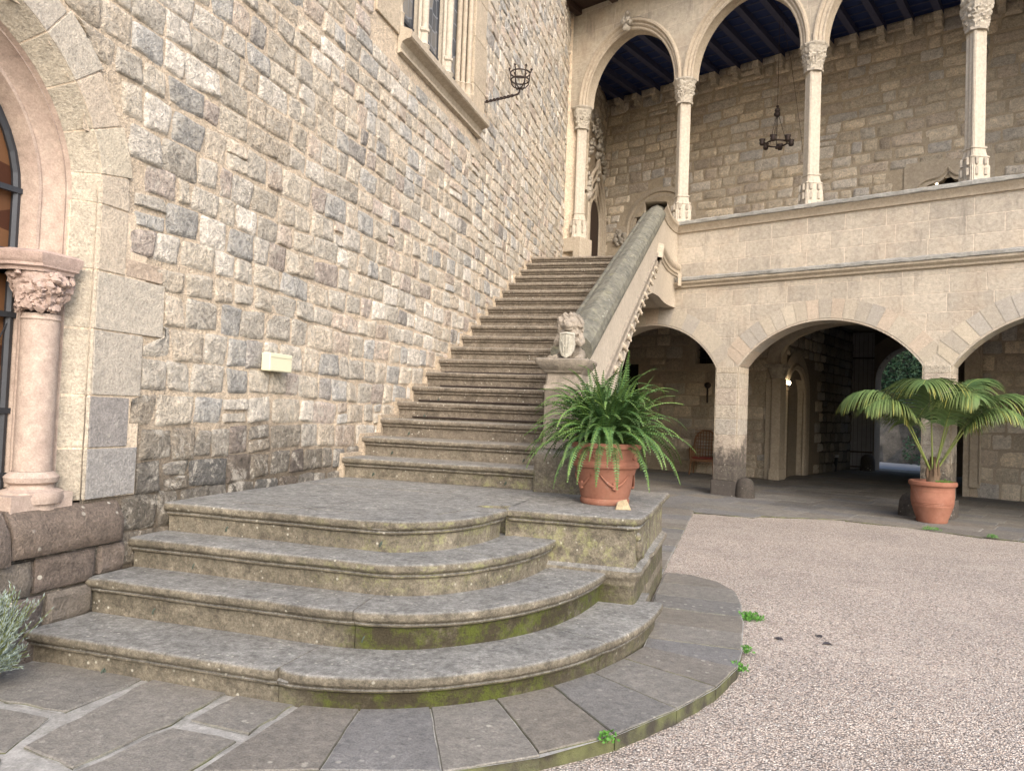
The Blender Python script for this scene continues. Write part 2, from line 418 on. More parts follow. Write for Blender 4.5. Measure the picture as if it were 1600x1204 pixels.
M['shield'] = m_dressed('pale_shield_stone', (.33, .315, .265), (.43, .405, .345), 9, .6, drip=False, bstr=.4, stcol=(.2, .2, .19))
def m_slab():
    m_ = m_tinted('flagstone', 2.6, 110, .26, .9, mid=20, bd=.014, dark=.22, lich=.35); nt_ = m_.node_tree
    bs = nt_.nodes['Principled BSDF']; src = bs.inputs['Base Color'].links[0].from_socket
    g_ = nt_.nodes.new('ShaderNodeNewGeometry'); sx = nt_.nodes.new('ShaderNodeSeparateXYZ'); nt_.links.new(g_.outputs['Normal'], sx.inputs[0])
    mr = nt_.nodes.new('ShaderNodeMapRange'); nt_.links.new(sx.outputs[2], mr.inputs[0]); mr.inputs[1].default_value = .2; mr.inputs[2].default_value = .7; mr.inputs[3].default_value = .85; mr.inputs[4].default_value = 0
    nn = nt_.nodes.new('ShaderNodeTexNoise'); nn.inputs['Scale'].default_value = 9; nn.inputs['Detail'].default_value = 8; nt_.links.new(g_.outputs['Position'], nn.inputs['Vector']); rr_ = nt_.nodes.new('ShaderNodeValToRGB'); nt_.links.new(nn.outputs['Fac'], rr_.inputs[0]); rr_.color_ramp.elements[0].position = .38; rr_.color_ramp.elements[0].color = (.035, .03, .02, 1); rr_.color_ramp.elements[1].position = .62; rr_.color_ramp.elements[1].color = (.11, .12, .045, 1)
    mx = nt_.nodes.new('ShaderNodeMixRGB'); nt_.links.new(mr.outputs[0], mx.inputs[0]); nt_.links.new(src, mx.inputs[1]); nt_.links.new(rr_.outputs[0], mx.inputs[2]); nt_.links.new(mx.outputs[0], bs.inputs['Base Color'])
    return m_
M['slab'] = m_slab(); M['_s'] = m_tinted('flagstone', 2.6, 110, .26, .9, mid=20, bd=.014, dark=.22, lich=.35)
M['mortar_ground'] = m_dressed('pale_lime_joint', (.22, .215, .20), (.40, .39, .37), 9, .75, drip=False, stcol=(.06, .07, .03))
M['gravel'] = m_gravel('pink_gravel')
M['earth'] = plain('earth', (.12, .10, .08), .95)
M['iron'] = plain('wrought_iron', (.055, .042, .038), .6, .6)
M['glass'] = None
M['darkwood'] = plain('dark_oak', (.045, .028, .022), .6, vs=20)
M['bluewood'] = plain('blue_painted_boards', (.014, .028, .10), .7, vs=8)
M['beam'] = plain('dark_painted_beam', (.05, .055, .10), .7, vs=8)
M['terra'] = None
M['dark'] = plain('dark_interior', (.012, .011, .01), .9)
M['box'] = plain('ivory_plastic', (.62, .60, .44), .45, var=.04)
M['bin'] = plain('black_bin_plastic', (.02, .022, .025), .5)
M['bag'] = plain('bin_liner', (.30, .30, .31), .5)
M['wicker'] = plain('brown_wicker', (.16, .085, .045), .7, vs=60, var=.5)
M['cushion'] = plain('red_cushion', (.14, .03, .025), .8)
M['bulb'] = plain('lit_bulb', (1, .9, .7), .5, emit=(1, .85, .6), es=14)
M['floor'] = m_tinted('gallery_floor_stone', 1.2, 60, .2, .5, mid=14, bd=.01)
M['lead'] = plain('lead_came', (.05, .055, .065), .5, .4)

def m_leafg(name, a, b, tip=None, sc=3):
    t = NT(name); c = t.mix(t.ramp(t.noise(sc, detail=5), .3, .7), a, b)
    c = t.mix(1, c, t.attr(), 'MULTIPLY')
    t.b.inputs['Roughness'].default_value = .5
    try: t.b.inputs['Transmission Weight'].default_value = 0
    except Exception: pass
    return t.done(c, None, .5)
M['fern'] = m_leafg('fern_leaf', (.035, .085, .028), (.09, .17, .055), sc=5)
M['palm'] = m_leafg('palm_leaf', (.05, .10, .035), (.10, .155, .05))
M['petiole'] = m_leafg('palm_stem', (.14, .19, .05), (.22, .25, .08))
M['ptrunk'] = plain('palm_fibre', (.13, .09, .06), .9, vs=40, var=.5)
M['lav'] = m_leafg('lavender_leaf', (.17, .22, .20), (.26, .31, .285), sc=10)
M['weed'] = m_leafg('weed_leaf', (.05, .15, .02), (.09, .22, .04), sc=10)
M['hedge'] = m_leafg('bush_leaf', (.03, .06, .035), (.06, .11, .05), sc=1.5)

def m_terra():
    t = NT('terracotta'); f = t.noise(5, detail=7, rough=.7)
    c = t.mix(t.ramp(f, .3, .7), (.20, .082, .052), (.30, .145, .10))
    c = t.mix(t.ramp(t.noise(40, detail=3), .3, .7, 0, .25), c, (.30, .13, .09))
    wf = t.ramp(t.noise(6, detail=8, rough=.8, dist=.6), .60, .70, 0, .6); c = t.mix(wf, c, (.48, .40, .35))
    gf = t.ramp(t.noise(4, detail=6), .60, .75, 0, .4); c = t.mix(gf, c, (.16, .12, .07))
    return t.done(c, t.bump(t.noise(50), .3, .004), .85)
M['terra'] = m_terra()
def m_glass():
    t = NT('leaded_glass')
    sp = t.n('SeparateXYZ'); t.l(t.co(), sp.inputs[0])
    v = t.vor(9, t.scalev(t.co(), (1, 1, .55)), 'Color', rnd=.35); hs = t.n('SeparateColor'); t.l(v, hs.inputs[0])
    ed = t.vor(9, t.scalev(t.co(), (1, 1, .55)), 'Distance', 'DISTANCE_TO_EDGE', rnd=.35)
    c = t.mix(hs.outputs[0], (.06, .07, .085), (.20, .19, .175))
    c = t.mix(t.ramp(ed, .03, .06, 1, 0), c, (.17, .18, .20))
    return t.done(c, t.bump(hs.outputs[1], .5, .004), t.ramp(ed, .03, .06, .6, .22))
M['glass'] = m_glass()
def m_stained():
    t = NT('stained_glass'); v = t.n('TexVoronoi'); v.inputs['Scale'].default_value = 7; v.inputs['Randomness'].default_value = .5
    t.l(t.co(), v.inputs['Vector']); hs = t.n('SeparateColor'); t.l(v.outputs['Color'], hs.inputs[0])
    c = t.mix(t.ramp(hs.outputs[0], .35, .6), (.06, .025, .015), (.14, .07, .035))
    c = t.mix(t.ramp(v.outputs['Distance'], .05, .035), c, (.02, .05, .20))
    t.b.inputs['Specular IOR Level'].default_value = .1
    return t.done(c, None, .7)
M['stained'] = m_stained()

# ================================================================== GROUND
def clip(poly, p, n):
    """keep side where (q-p).n >= 0 (2-D)"""
    out = []; k = len(poly)
    for i in range(k):
        a, b = poly[i], poly[(i+1) % k]
        da = (a[0]-p[0])*n[0]+(a[1]-p[1])*n[1]; db = (b[0]-p[0])*n[0]+(b[1]-p[1])*n[1]
        if da >= 0: out.append(a)
        if da*db < 0:
            t = da/(da-db); out.append((a[0]+(b[0]-a[0])*t, a[1]+(b[1]-a[1])*t))
    return out
def area(p): return abs(sum(p[i][0]*p[(i+1) % len(p)][1]-p[(i+1) % len(p)][0]*p[i][1] for i in range(len(p))))/2
def inset(poly, d):
    sgn = 1 if sum(poly[i][0]*poly[(i+1) % len(poly)][1]-poly[(i+1) % len(poly)][0]*poly[i][1] for i in range(len(poly))) > 0 else -1
    out = poly
    for i in range(len(poly)):
        a, b = poly[i], poly[(i+1) % len(poly)]; ex, ey = b[0]-a[0], b[1]-a[1]; L = math.hypot(ex, ey)
        if L < 1e-6: continue
        n = (-ey/L*sgn, ex/L*sgn)
        out = clip(out, (a[0]+n[0]*d, a[1]+n[1]*d), n)
        if len(out) < 3: return out
    return out
def subdiv_edge(poly, L=.10, amp=.004, seed=0):
    out = []
    for i in range(len(poly)):
        a, b = poly[i], poly[(i+1) % len(poly)]; d = math.hypot(b[0]-a[0], b[1]-a[1]); k = max(1, int(d/L))
        for j in range(k):
            t = j/k; x, y = lerp(a[0], b[0], t), lerp(a[1], b[1], t)
            out.append((x+amp*nz(x*11, y*11, seed), y+amp*nz(x*11, y*11, seed+7)))
    return out
def slab(mb, poly, z, th, t, gap=.006, amp=.006, lift=0, edge=.008):
    bedmb.poly([(x, y, z-.007) for x, y in subdiv_edge(poly, .3, 0)])
    p = inset(poly, gap) if gap else poly
    if len(p) < 3 or area(p) < .002: return
    if sum(p[i][0]*p[(i+1) % len(p)][1]-p[(i+1) % len(p)][0]*p[i][1] for i in range(len(p))) < 0: p = p[::-1]
    p = subdiv_edge(p, .09, amp)
    zz = lambda q: z+lift+.004*nz(q[0]*1.3, q[1]*1.3, 5)
    cx_ = sum(q[0] for q in p)/len(p); cy_ = sum(q[1] for q in p)/len(p)
    inn = [(q[0]+(cx_-q[0])*edge*2.2, q[1]+(cy_-q[1])*edge*2.2) for q in p]
    n = len(p); b = len(mb.v)
    for q in inn: mb.vert((q[0], q[1], zz(q)), t)
    for q in p: mb.vert((q[0], q[1], zz(q)-edge*.7), t)
    for q in p: mb.vert((q[0], q[1], z-th), t)
    mb.f.append(tuple(range(b, b+n)))
    for i in range(n):
        j = (i+1) % n
        mb.f.append((b+i, b+n+i, b+n+j, b+j)); mb.f.append((b+n+i, b+2*n+i, b+2*n+j, b+n+j))

bedmb = MB()
# -- big ground sheet
g = MB(); g.quad((-40, -30, -.16), (60, -30, -.16), (60, 70, -.16), (-40, 70, -.16)); tag(g.build('ground', M['earth']), kind='structure')
# -- gravel court: sheet with small undulation
g = MB(); rows = []
xs = [2.2+i*.14 for i in range(110)]; ys = [-3+j*.14 for j in range(108)]
for y in ys:
    rows.append([(x, y, -.035+.012*nz(x*1.1, y*1.1)+.006*nz(x*4, y*4)+(.048 if y > 6 else .048*max(0, (y-4)/2))) for x in xs])
g.grid(rows); tag(g.build('gravel_court', M['gravel'], smooth=True), kind='structure')
# loose pebbles standing proud of the sheet
random.seed(3); g = MB()
PC = [(.40, .335, .295), (.46, .39, .345), (.33, .295, .28), (.52, .46, .41), (.24, .21, .20), (.42, .345, .30), (.36, .335, .32)]
for i in range(26000):
    y = 1.7+(random.random()**1.5)*6.0; x = random.uniform(2.3, 3.9+y*.85)
    ax = (x-1.5)/2.06; 
    if y < 7 and x < 3.58 and ((x-1.55)**2/2.03**2+(y-4.9)**2/2.45**2 < 1 or y > 4.9): continue
    r = random.uniform(.003, .006); z = -.033+.012*nz(x*1.1, y*1.1)+.006*nz(x*4, y*4)+(.048 if y > 6 else .048*max(0, (y-4)/2)); b = len(g.v)
    c = shade(random.choice(PC), random.uniform(.7, 1.2)); a0 = random.random()*3
    for k_ in range(4): g.vert((x+r*random.uniform(.7, 1.4)*cos(a0+k_*pi/2), y+r*random.uniform(.7, 1.3)*sin(a0+k_*pi/2), z+random.uniform(-.001, .002)), c)
    g.vert((x, y, z+r*.9), c)
    for k_ in range(4): g.f.append((b+k_, b+(k_+1) % 4, b+4))
tag(g.build('loose_gravel', m_tinted('pebble', 20, 200, .1, .2)), 'small pinkish grey pebbles lying loose on the court', 'gravel', kind='stuff')

SC = [(.19, .176, .158), (.20, .19, .174), (.175, .17, .163), (.19, .174, .152), (.212, .20, .182), (.178, .175, .174)]
GX = lambda k: (k[0], k[1])
# -- lime bed below the flagstones, curved apron outline
OUT = [(1.0, 2.07), (1.893, 2.495), (2.471, 2.723), (2.782, 2.99), (2.994, 3.261), (3.23, 3.655), (3.43, 4.08), (3.53, 4.50), (3.55, 4.975), (3.56, 5.45), (3.55, 5.95), (3.50, 6.35), (3.36, 6.66), (3.123, 6.847), (2.89, 6.86)]
def outat(px, py, n=None): return (px, py)
pv = MB()
bed = [(-.6, 1.2), (.2, 1.55)]+OUT+[(2.89, 7.05), (2.873, 11.41), (3.48, 11.34), (3.98, 11.62), (4.82, 11.86), (5.6, 11.57), (6.29, 11.16), (6.95, 10.97), (9, 10.2), (12.5, 8.8), (16, 9), (14, 14), (9.5, 16.5), (3, 20), (-1, 21.5), (-1, 4)]

# apron radial slabs
A_out = [(1.61, 2.36), (2.02, 2.55), (2.45, 2.712), (2.77, 2.98), (3.02, 3.29), (3.25, 3.69), (3.42, 4.06), (3.52, 4.42), (3.55, 4.78), (3.555, 5.15), (3.55, 5.56), (3.545, 5.95), (3.47, 6.42), (2.9, 6.86)]
A_in = [(1.62, 3.2), (1.86, 3.2), (2.15, 3.3), (2.40, 3.5), (2.62, 3.76), (2.78, 4.02), (2.9, 4.32), (2.98, 4.6), (2.98, 4.8), (2.95, 5.18), (2.93, 5.58), (2.9, 5.98), (2.9, 6.43), (2.9, 6.6)]
def seg_of(a, b):
    # follow OUT curve between a and b
    pts = [a]
    def par(q):
        best = 0; bd = 9e9
        for i in range(len(OUT)-1):
            ax, ay = OUT[i]; bx, by = OUT[i+1]; L2 = (bx-ax)**2+(by-ay)**2
            t = max(0, min(1, ((q[0]-ax)*(bx-ax)+(q[1]-ay)*(by-ay))/L2)); d = (ax+(bx-ax)*t-q[0])**2+(ay+(by-ay)*t-q[1])**2
            if d < bd: bd = d; best = i+t
        return best
    pa, pb = par(a), par(b)
    for i in range(len(OUT)):
        if pa+.08 < i < pb-.08: pts.append(OUT[i])
    return pts+[b]
for i in range(len(A_out)-1):
    poly = seg_of(A_out[i], A_out[i+1])+[A_in[i+1], A_in[i]]
    slab(pv, poly, .04, .16, SC[i*5 % 6], gap=.0035, lift=random.uniform(-.002, .003))
# left irregular slabs
L = [[(-.6, 2.55), (.40, 2.60), (.72, 2.60), (.74, 2.93), (.70, 3.2), (-.1, 3.2), (-.1, 2.9)],
     [(-.6, 1.42), (.83, 2.245), (.72, 2.55), (.45, 2.54), (-.6, 2.47)],
     [(.86, 2.21), (1.0, 2.08), (.2, 1.55), (-.5, 1.3), (-.4, 1.44)],
     [(.78, 2.60), (.86, 2.30), (1.18, 2.24), (1.22, 2.68), (1.22, 3.2), (.76, 3.2), (.79, 2.93)],
     [(1.27, 2.74), (1.58, 2.72), (1.59, 3.2), (1.27, 3.2)],
     [(1.25, 2.66), (1.20, 2.22), (1.57, 2.35), (1.59, 2.66)]]
for i, poly in enumerate(L): slab(pv, poly, .04, .1, SC[(i*3+1) % 6], gap=.004, amp=.02, lift=random.uniform(-.002, .003))
bedmb.prism([(x, y, .0295) for x, y in [(-.6, 1.0), (.2, 1.3), (1.02, 2.08), (1.25, 2.19), (1.61, 2.355), (1.62, 3.2), (-.3, 3.2)]], (0, 0, -.15))
# strip along the gravel and floor under the stair
y = 6.66; xcut = 2.88; i = 0
while y < 11.4:
    h = random.uniform(.35, .6); y2 = min(11.42, y+h)
    slab(pv, [(1.9, y), (xcut, y+.0), (xcut-.003, y2), (1.9, y2)], .035, .1, SC[(i*7+2) % 6], gap=.004, lift=random.uniform(-.003, .003)); y = y2; i += 1
# court floor in front of and inside the arcade: rows parallel to the arcade
O = Vector((3.036, 14.3, 0)); AA = radians(67.739)
aR = Vector((sin(AA), -cos(AA), 0)); aN = Vector((cos(AA), sin(AA), 0))
def loc2w(s, n): q = O+aR*s+aN*n; return (q.x, q.y)
front = [(-.1, 7.0), (1.88, 7.0), (1.88, 11.42), (2.873, 11.42), (3.48, 11.34), (3.98, 11.62), (4.82, 11.86), (5.6, 11.57), (6.29, 11.16), (6.95, 10.97), (9, 10.2), (12.5, 8.8), (16, 9), (14, 14)]
def clipfront(poly):
    """cut away what lies on the gravel"""
    return poly
n_ = -8.5; k = 0
gpoly = [(2.873, 11.42), (3.48, 11.34), (3.98, 11.62), (4.82, 11.86), (5.6, 11.57), (6.29, 11.16), (6.95, 10.97), (9, 10.2), (12.5, 8.8), (12.5, 0), (2.873, 0)]
def infront(x, y):
    if x < 2.87: return False
    for i in range(8):
        (ax, ay), (bx, by) = gpoly[i], gpoly[i+1]
        if ax <= x <= bx: return y < ay+(by-ay)*(x-ax)/(bx-ax)
    return True
while n_ < 13:
    h = random.uniform(.38, .62); s = -6.5+random.uniform(0, .5)
    while s < 10:
        w_ = random.uniform(.5, 1.1); q = [loc2w(s, n_), loc2w(s+w_, n_), loc2w(s+w_, n_+h), loc2w(s, n_+h)]; s += w_
        cxy = (sum(a[0] for a in q)/4, sum(a[1] for a in q)/4)
        if cxy[0] < -.2 or cxy[1] < 7 or cxy[0] > 13 or (cxy[0] < 2.87 and cxy[1] < 11.42 and cxy[0] > 1.9): continue
        if n_ < -1.2:
            # clip against the gravel border
            r_ = q
            if cxy[0] > 2.8:
                for i in range(8):
                    (ax, ay), (bx, by) = gpoly[i], gpoly[i+1]
                    if ax <= cxy[0] <= bx:
                        ex, ey = bx-ax, by-ay; LL = math.hypot(ex, ey); r_ = clip(r_, (ax, ay), (-ey/LL, ex/LL))
            if cxy[1] < 11.42:
                r_ = clip(r_, (1.89, 0), (-1, 0)) if cxy[0] < 2.4 else clip(r_, (2.876, 0), (1, 0))
                if cxy[0] > 2.4: r_ = r_ if cxy[1] > 10.6 and cxy[0] > 2.8 else []
            q = r_
        if len(q) > 2: slab(pv, q, .03, .06, shade(SC[(k*5+int(s*3)) % 6], random.uniform(.85, 1.05)), gap=.004, lift=random.uniform(-.002, .002))
    n_ += h; k += 1
tag(pv.build('paving', M['slab']), kind='structure')
tag(bedmb.build('paving_bed', M['mortar_ground']), kind='structure')

# ================================================================== LEFT WALL
def wx(y): return -.25*max(0, (y-9)/6.6) if y < 15.75 else 0.0
def WF(u, z, d): return (wx(u)+d, u, z)
AC, AZ = 2.37, 2.5           # arched window: centre, spring
def jlim(z): return 3.535 if z > 2.12 else 3.86 if z > 1.785 else 3.70 if z > 1.412 else 3.62 if z > 1.115 else 3.70 if z > .82 else 3.59 if z > .56 else 0
def lw_adj(u, z):
    if z > AZ:
        q = math.hypot(u-AC, z-AZ); lim = 1.178+(.03 if int(atan2(z-AZ, u-AC)*3.6) % 2 else 0)
        if q < lim: return AC+(u-AC)*lim/q, AZ+(z-AZ)*lim/q
        return u, z
    return max(u, jlim(z)+.012), z
def lw_hole(u, z, hu, hz):
    if z > AZ and math.hypot(u-AC, z-AZ) < 1.20: return True
    if z <= AZ and u < jlim(z)+.03: return True
    if 6.38 < u+hu*.4 and u-hu*.4 < 9.58 and 5.02 < z+hz*.4 and z < 8.6: return True
    st = -2.3+.4886*u
    if 6.2 < u < 12.8 and z < st-.05: return True
    return False
def lw_bed(u, z, a, b):
    if (z > AZ and math.hypot(u-AC, z-AZ) < .98) or (z <= AZ and z > .75 and u < 3.36): return True
    return 6.75 < u < 9.25 and 5.25 < z < 8.2
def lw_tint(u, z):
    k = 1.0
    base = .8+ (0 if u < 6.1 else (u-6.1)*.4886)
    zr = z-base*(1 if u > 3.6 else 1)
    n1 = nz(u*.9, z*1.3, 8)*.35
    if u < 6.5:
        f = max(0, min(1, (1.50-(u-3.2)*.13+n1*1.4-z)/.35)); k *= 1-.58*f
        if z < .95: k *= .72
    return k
lwroot = empty('castle_wall', (0, 3.5, 0), 0, 'tall rubble stone side wall with an arched portal window and a mullioned window above the stairs', 'wall')
def childfix(o, root): 
    o.parent = root; o.matrix_parent_inverse = Matrix.Translation(-root.location) if root.rotation_euler.z == 0 else root.matrix_basis.inverted()
    return o
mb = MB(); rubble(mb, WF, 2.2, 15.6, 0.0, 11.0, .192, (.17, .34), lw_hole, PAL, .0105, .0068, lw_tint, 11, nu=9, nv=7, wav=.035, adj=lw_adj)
def ins_hole(u, z, hu, hz): return 16.15 < u < 19.1 and z < 8.5-abs(u-17.6)*.55
rubble(mb, WF, 15.8, 19.0, 4.1, 9.4, .24, (.25, .5), ins_hole, PAL2, .025, .012, None, 12, nu=5, nv=4)
childfix(mb.build('stonework', M['rubble'], smooth=True), lwroot)
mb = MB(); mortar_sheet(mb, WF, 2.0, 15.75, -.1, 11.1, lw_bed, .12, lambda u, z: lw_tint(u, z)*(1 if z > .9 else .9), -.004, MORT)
mortar_sheet(mb, WF, 15.76, 19.1, 3.9, 11, lambda *a: False, .3, None, -.004, (.40, .33, .25))
mb.box(-1.2, -.50, 1.0, 19.1, -.1, 11.1, MORT)
mb.quad((0, 2.0, -.1), (-1.2, 2.0, -.1), (-1.2, 2.0, 11.1), (0, 2.0, 11.1), MORT) if False else None
mb.box(-.6, -.02, .9, 2.0, -.1, .8, MORT)
childfix(mb.build('mortar', m_tinted('lime_mortar', 3, 60, .24, 1.0, mid=16, bd=.04)), lwroot)
# sheared dressed surround of arched window --------------------------
FC = [(.50, .435, .355), (.46, .42, .36), (.52, .465, .375), (.46, .42, .365), (.50, .43, .35)]
mb = MB()
def arcblock(mb, r0, r1, a0, a1, x0, x1, t, n=6, jit=0, cy=AC, cz=AZ):
    """ring block in the wall plane from radius r0..r1; x0 = depth at r0, x1 at r1"""
    pi_ = []; po = []
    for i in range(n+1):
        a = lerp(a0, a1, i/n); pi_.append((cy+r0*cos(a), cz+r0*sin(a))); po.append((cy+r1*cos(a), cz+r1*sin(a)))
    mb.grid([[(x0, *p) for p in pi_], [(x1, *p) for p in po]], t)
    mb.grid([[(x1, *p) for p in po], [(x1-.07, *p) for p in po]], t)
    mb.grid([[(x0-.07, *p) for p in pi_], [(x0, *p) for p in pi_]], t)
    for q, e in ((0, 1), (n, -1)):
        mb.poly([(x0, *pi_[q]), (x1, *po[q]), (x1-.07, *po[q]), (x0-.07, *pi_[q])], t)
angs = [0, .17, .42, .68, .95, 1.22, 1.5, 1.8, 2.1, 2.4, 2.75, 3.1416]
for i in range(len(angs)-1):
    g_ = .004; c = FC[i*2 % 5]
    arcblock(mb, .97, 1.165+(.03 if i % 2 else 0), angs[i]+g_, angs[i+1]-g_, .012, .014, c)
    arcblock(mb, .868, .968, angs[i]+g_, angs[i+1]-g_, -.10, .010, shade((.46, .415, .34), 1-.05*(i % 3)))
# jamb blocks (y1 outer edge, z range)
JB = [(3.535, 2.125, 2.5, FC[0], 1), (3.86, 1.79, 2.12, FC[1], 1), (3.70, 1.415, 1.785, (.42, .385, .335), 1), (3.62, 1.12, 1.41, (.27, .255, .245), 1), (3.70, .83, 1.115, (.30, .29, .28), .85)]
for (y1, z0, z1, c, k) in JB:
    mb.box(-.06, .012, 3.34, y1-.005, z0+.003, z1-.003, c, jit=.003)
    pts = [(.010, 3.338), (-.10, 3.236), (-.16, 3.236), (-.16, 3.338)]
    mb.prism([(x, y, z0+.003) for x, y in pts], (0, 0, z1-z0-.006), shade((.44, .395, .325), k))
mb.box(-.02, .010, 3.54, 3.83, 2.125, 2.23, (.43, .35, .28), jit=.006)
childfix(mb.build('surround', M['frame'], smooth=False, bevel=.004), lwroot)

mb = MB(); mb.box(-.05, .004, 3.335, 3.70, .83, 2.5, MORT); mb.prism([(x, y, .83) for x, y in ((.0, 3.335), (-.104, 3.233), (-.2, 3.233), (-.2, 3.335))], (0, 0, 1.67), MORT)
arcblock(mb, .868, .97, 0, pi, -.103, .006, MORT, n=40); arcblock(mb, .97, 1.16, 0, pi, .006, .007, MORT, n=40)
childfix(mb.build('surround_joint', M['frame']), lwroot)
# dark rain stain block with own wet patch
# inner pink arch, colonnette, capital, base
aw = empty('arched_window', (0, 2.37, .8)); childfix(aw, lwroot)
def ch2(o): o.parent = aw; o.matrix_parent_inverse = Matrix.Translation(-(lwroot.location+Vector((0, 2.37-3.5, .8)))+Vector((0, 0, 0))) ; return o
# (arched_window is placed at absolute position through its parent)
aw.matrix_parent_inverse = Matrix.Identity(4); aw.location = Vector((0, 2.37, .8))-lwroot.location
def awpart(o):
    o.parent = aw; o.matrix_parent_inverse = Matrix.Translation(-Vector((0, 2.37, .8))); return o
def ringpath(r, a0=0, a1=pi, n=40, z0=None, x=0, cz=AZ):
    pts = []
    if z0 is not None:
        k = 8
        for i in range(k): pts.append(((x, AC+r*cos(a0), lerp(z0, cz+r*sin(a0), i/k)), (0, cos(a0), 0), (1, 0, 0)))
    for i in range(n+1):
        a = lerp(a0, a1, i/n); pts.append(((x, AC+r*cos(a), cz+r*sin(a)), (0, cos(a), sin(a)), (1, 0, 0)))
    return pts
mb = MB()
prof = [(0, -.10), (-.01, -.125), (-.022, -.12), (-.026, -.14), (-.075, -.215), (-.08, -.22), (-.09, -.212), (-.105, -.215), (-.115, -.24), (-.135, -.30), (-.14, -.42)]
sweep(mb, ringpath(.868, z0=2.16), prof)
awpart(mb.build('arch_moulding', M['pink'], smooth='auto'))
mb = MB()      # jamb behind colonnette
mb.prism([(-.10, 3.232, .9), (-.22, 3.17, .9), (-.24, 3.12, .9), (-.42, 3.09, .9), (-.42, 3.35, .9), (-.10, 3.35, .9)], (0, 0, 1.27), (1, 1, 1))
mb.tube([(-.235, 3.10, .95), (-.235, 3.10, 1.84)], .022, 10)
awpart(mb.build('jamb', M['pink'], smooth='auto'))
mb = MB(); mb.tube([(-.125, 3.115, 1.0), (-.125, 3.115, 1.4), (-.125, 3.115, 1.84)], .092, 20)
mb.lathe([(.09, 0), (.098, .012), (.09, .03)], (-.125, 3.115, 1.80), 20)
awpart(mb.build('colonnette', M['pink'], smooth='auto'))
mb = MB(); mb.lathe([(.13, -.03), (.13, .05), (.15, .055), (.158, .085), (.15, .115), (.11, .13), (.10, .15), (.125, .165), (.13, .19), (.11, .21), (.095, .22)], (-.12, 3.11, .78), 24)
mb.box(-.32, .0, 2.9, 3.265, .78, .885, (1, 1, 1))
awpart(mb.build('column_base', M['plinth'] if False else M['pink'], smooth='auto'))
mb = MB(); k = 40; rows = []
random.seed(21)
for i in range(22):
    z = i/21; r = .095+.055*z+.02*sin(z*pi); row = []
    for j in range(k):
        a = 2*pi*j/k; d = Vector((cos(a)*1.6, sin(a)*1.6, z*3.2))
        rr = r*(1+.22*abs(noise.noise(d*2.2))+.10*noise.noise(d*5)+.05*sin(a*8+z*6)*sin(z*pi)); row.append((-.125+rr*.8*cos(a), 3.10+rr*.8*sin(a), 1.855+z*.20))
    rows.append(row)
mb.grid(rows, close=True)
for i in range(70):
    a = random.uniform(-pi, .9); z = random.random(); rr = .088+.05*z
    mb.ball((-.12+rr*cos(a), 3.10+rr*sin(a), 1.865+z*.18), random.uniform(.016, .030), 5, amp=.9)
sec = lambda e: [(-.34, 2.93-e), (-.13, 2.93-e), (-.01+e*.6, 3.02-e), (-.01+e*.6, 3.20+e), (-.34, 3.20+e)]
pr = [(0, 2.055), (.004, 2.07), (.022, 2.08), (.022, 2.095), (.035, 2.11), (.04, 2.15), (.01, 2.165)]
mb.grid([[(x, y, z) for x, y in sec(e)] for e, z in pr], close=True); mb.poly([(x, y, 2.165) for x, y in sec(.01)])
awpart(mb.build('capital', m_dressed('pink_carved_stone', (.36, .27, .235), (.45, .35, .30), 6, .3, bstr=.5, stcol=(.22, .16, .14), drip=False), smooth='auto'))
mb = MB(); n = 24; pts = [(-.34, 3.14, .85)]+[(-.34, AC+.76*cos(a), AZ+.76*sin(a)) for a in [pi*i/n for i in range(n+1)]]+[(-.34, 1.60, .85)]
mb.poly(pts); awpart(mb.build('stained_pane', M['stained']))
mb = MB()
for z in (.95, 1.30, 1.82, 2.16, 2.5): mb.box(-.32, -.295, 1.7, 3.13, z, z+.03, (1, 1, 1))
for i in range(26):
    y = 1.75+i*.075
    if y+.45 < 3.15: mb.tube([(-.31, y, .9), (-.31, y+.45, 1.85)], .004, 4); mb.tube([(-.31, y+.45, .9), (-.31, y, 1.85)], .004, 4)
mb.tube([(-.32, 3.085, .86), (-.32, 3.085, 2.5)]+[(-.32, AC+.715*cos(a), AZ+.715*sin(a)) for a in [pi*i/20 for i in range(21)]], .022, 6)
awpart(mb.build('iron_grille', M['lead']))
# plinth blocks below
mb = MB(); random.seed(5)
def roughbox(mb, fn, u0, u1, z0, z1, d0, d1, t, slope=0, n=10, k=6, amp=.012):
    rows = []
    for j in range(k+1):
        z = lerp(z0, z1, j/k); row = []
        for i in range(n+1):
            u = lerp(u0, u1, i/n); e = max(abs(2*i/n-1), abs(2*j/k-1)); d = d1-(slope*(max(0, j/k-.55)/.45)**1.2)+amp*nz(u*6, z*8, u0*5)
            if e > .99: d -= .02
            row.append(fn(u, z, d))
        rows.append(row)
    b = len(mb.v); mb.grid(rows, t)
    for (a_, c_) in ((0, 1),):
        pass
    top = rows[-1]; mb.grid([top, [fn(lerp(u0, u1, i/n), z1, d0) for i in range(n+1)]], t)
    mb.grid([[fn(u1, lerp(z0, z1, j/k), d0) for j in range(k+1)], [r[-1] for r in rows]], t)
    mb.grid([[r[0] for r in rows], [fn(u0, lerp(z0, z1, j/k), d0) for j in range(k+1)]], t)
roughbox(mb, WF, 2.88, 3.585, .575, .815, -.1, .075, (.155, .125, .105), slope=.07, n=20, k=8)
roughbox(mb, WF, 1.9, 2.865, .555, .815, -.1, .08, (.17, .14, .12), slope=.07, n=20, k=8)
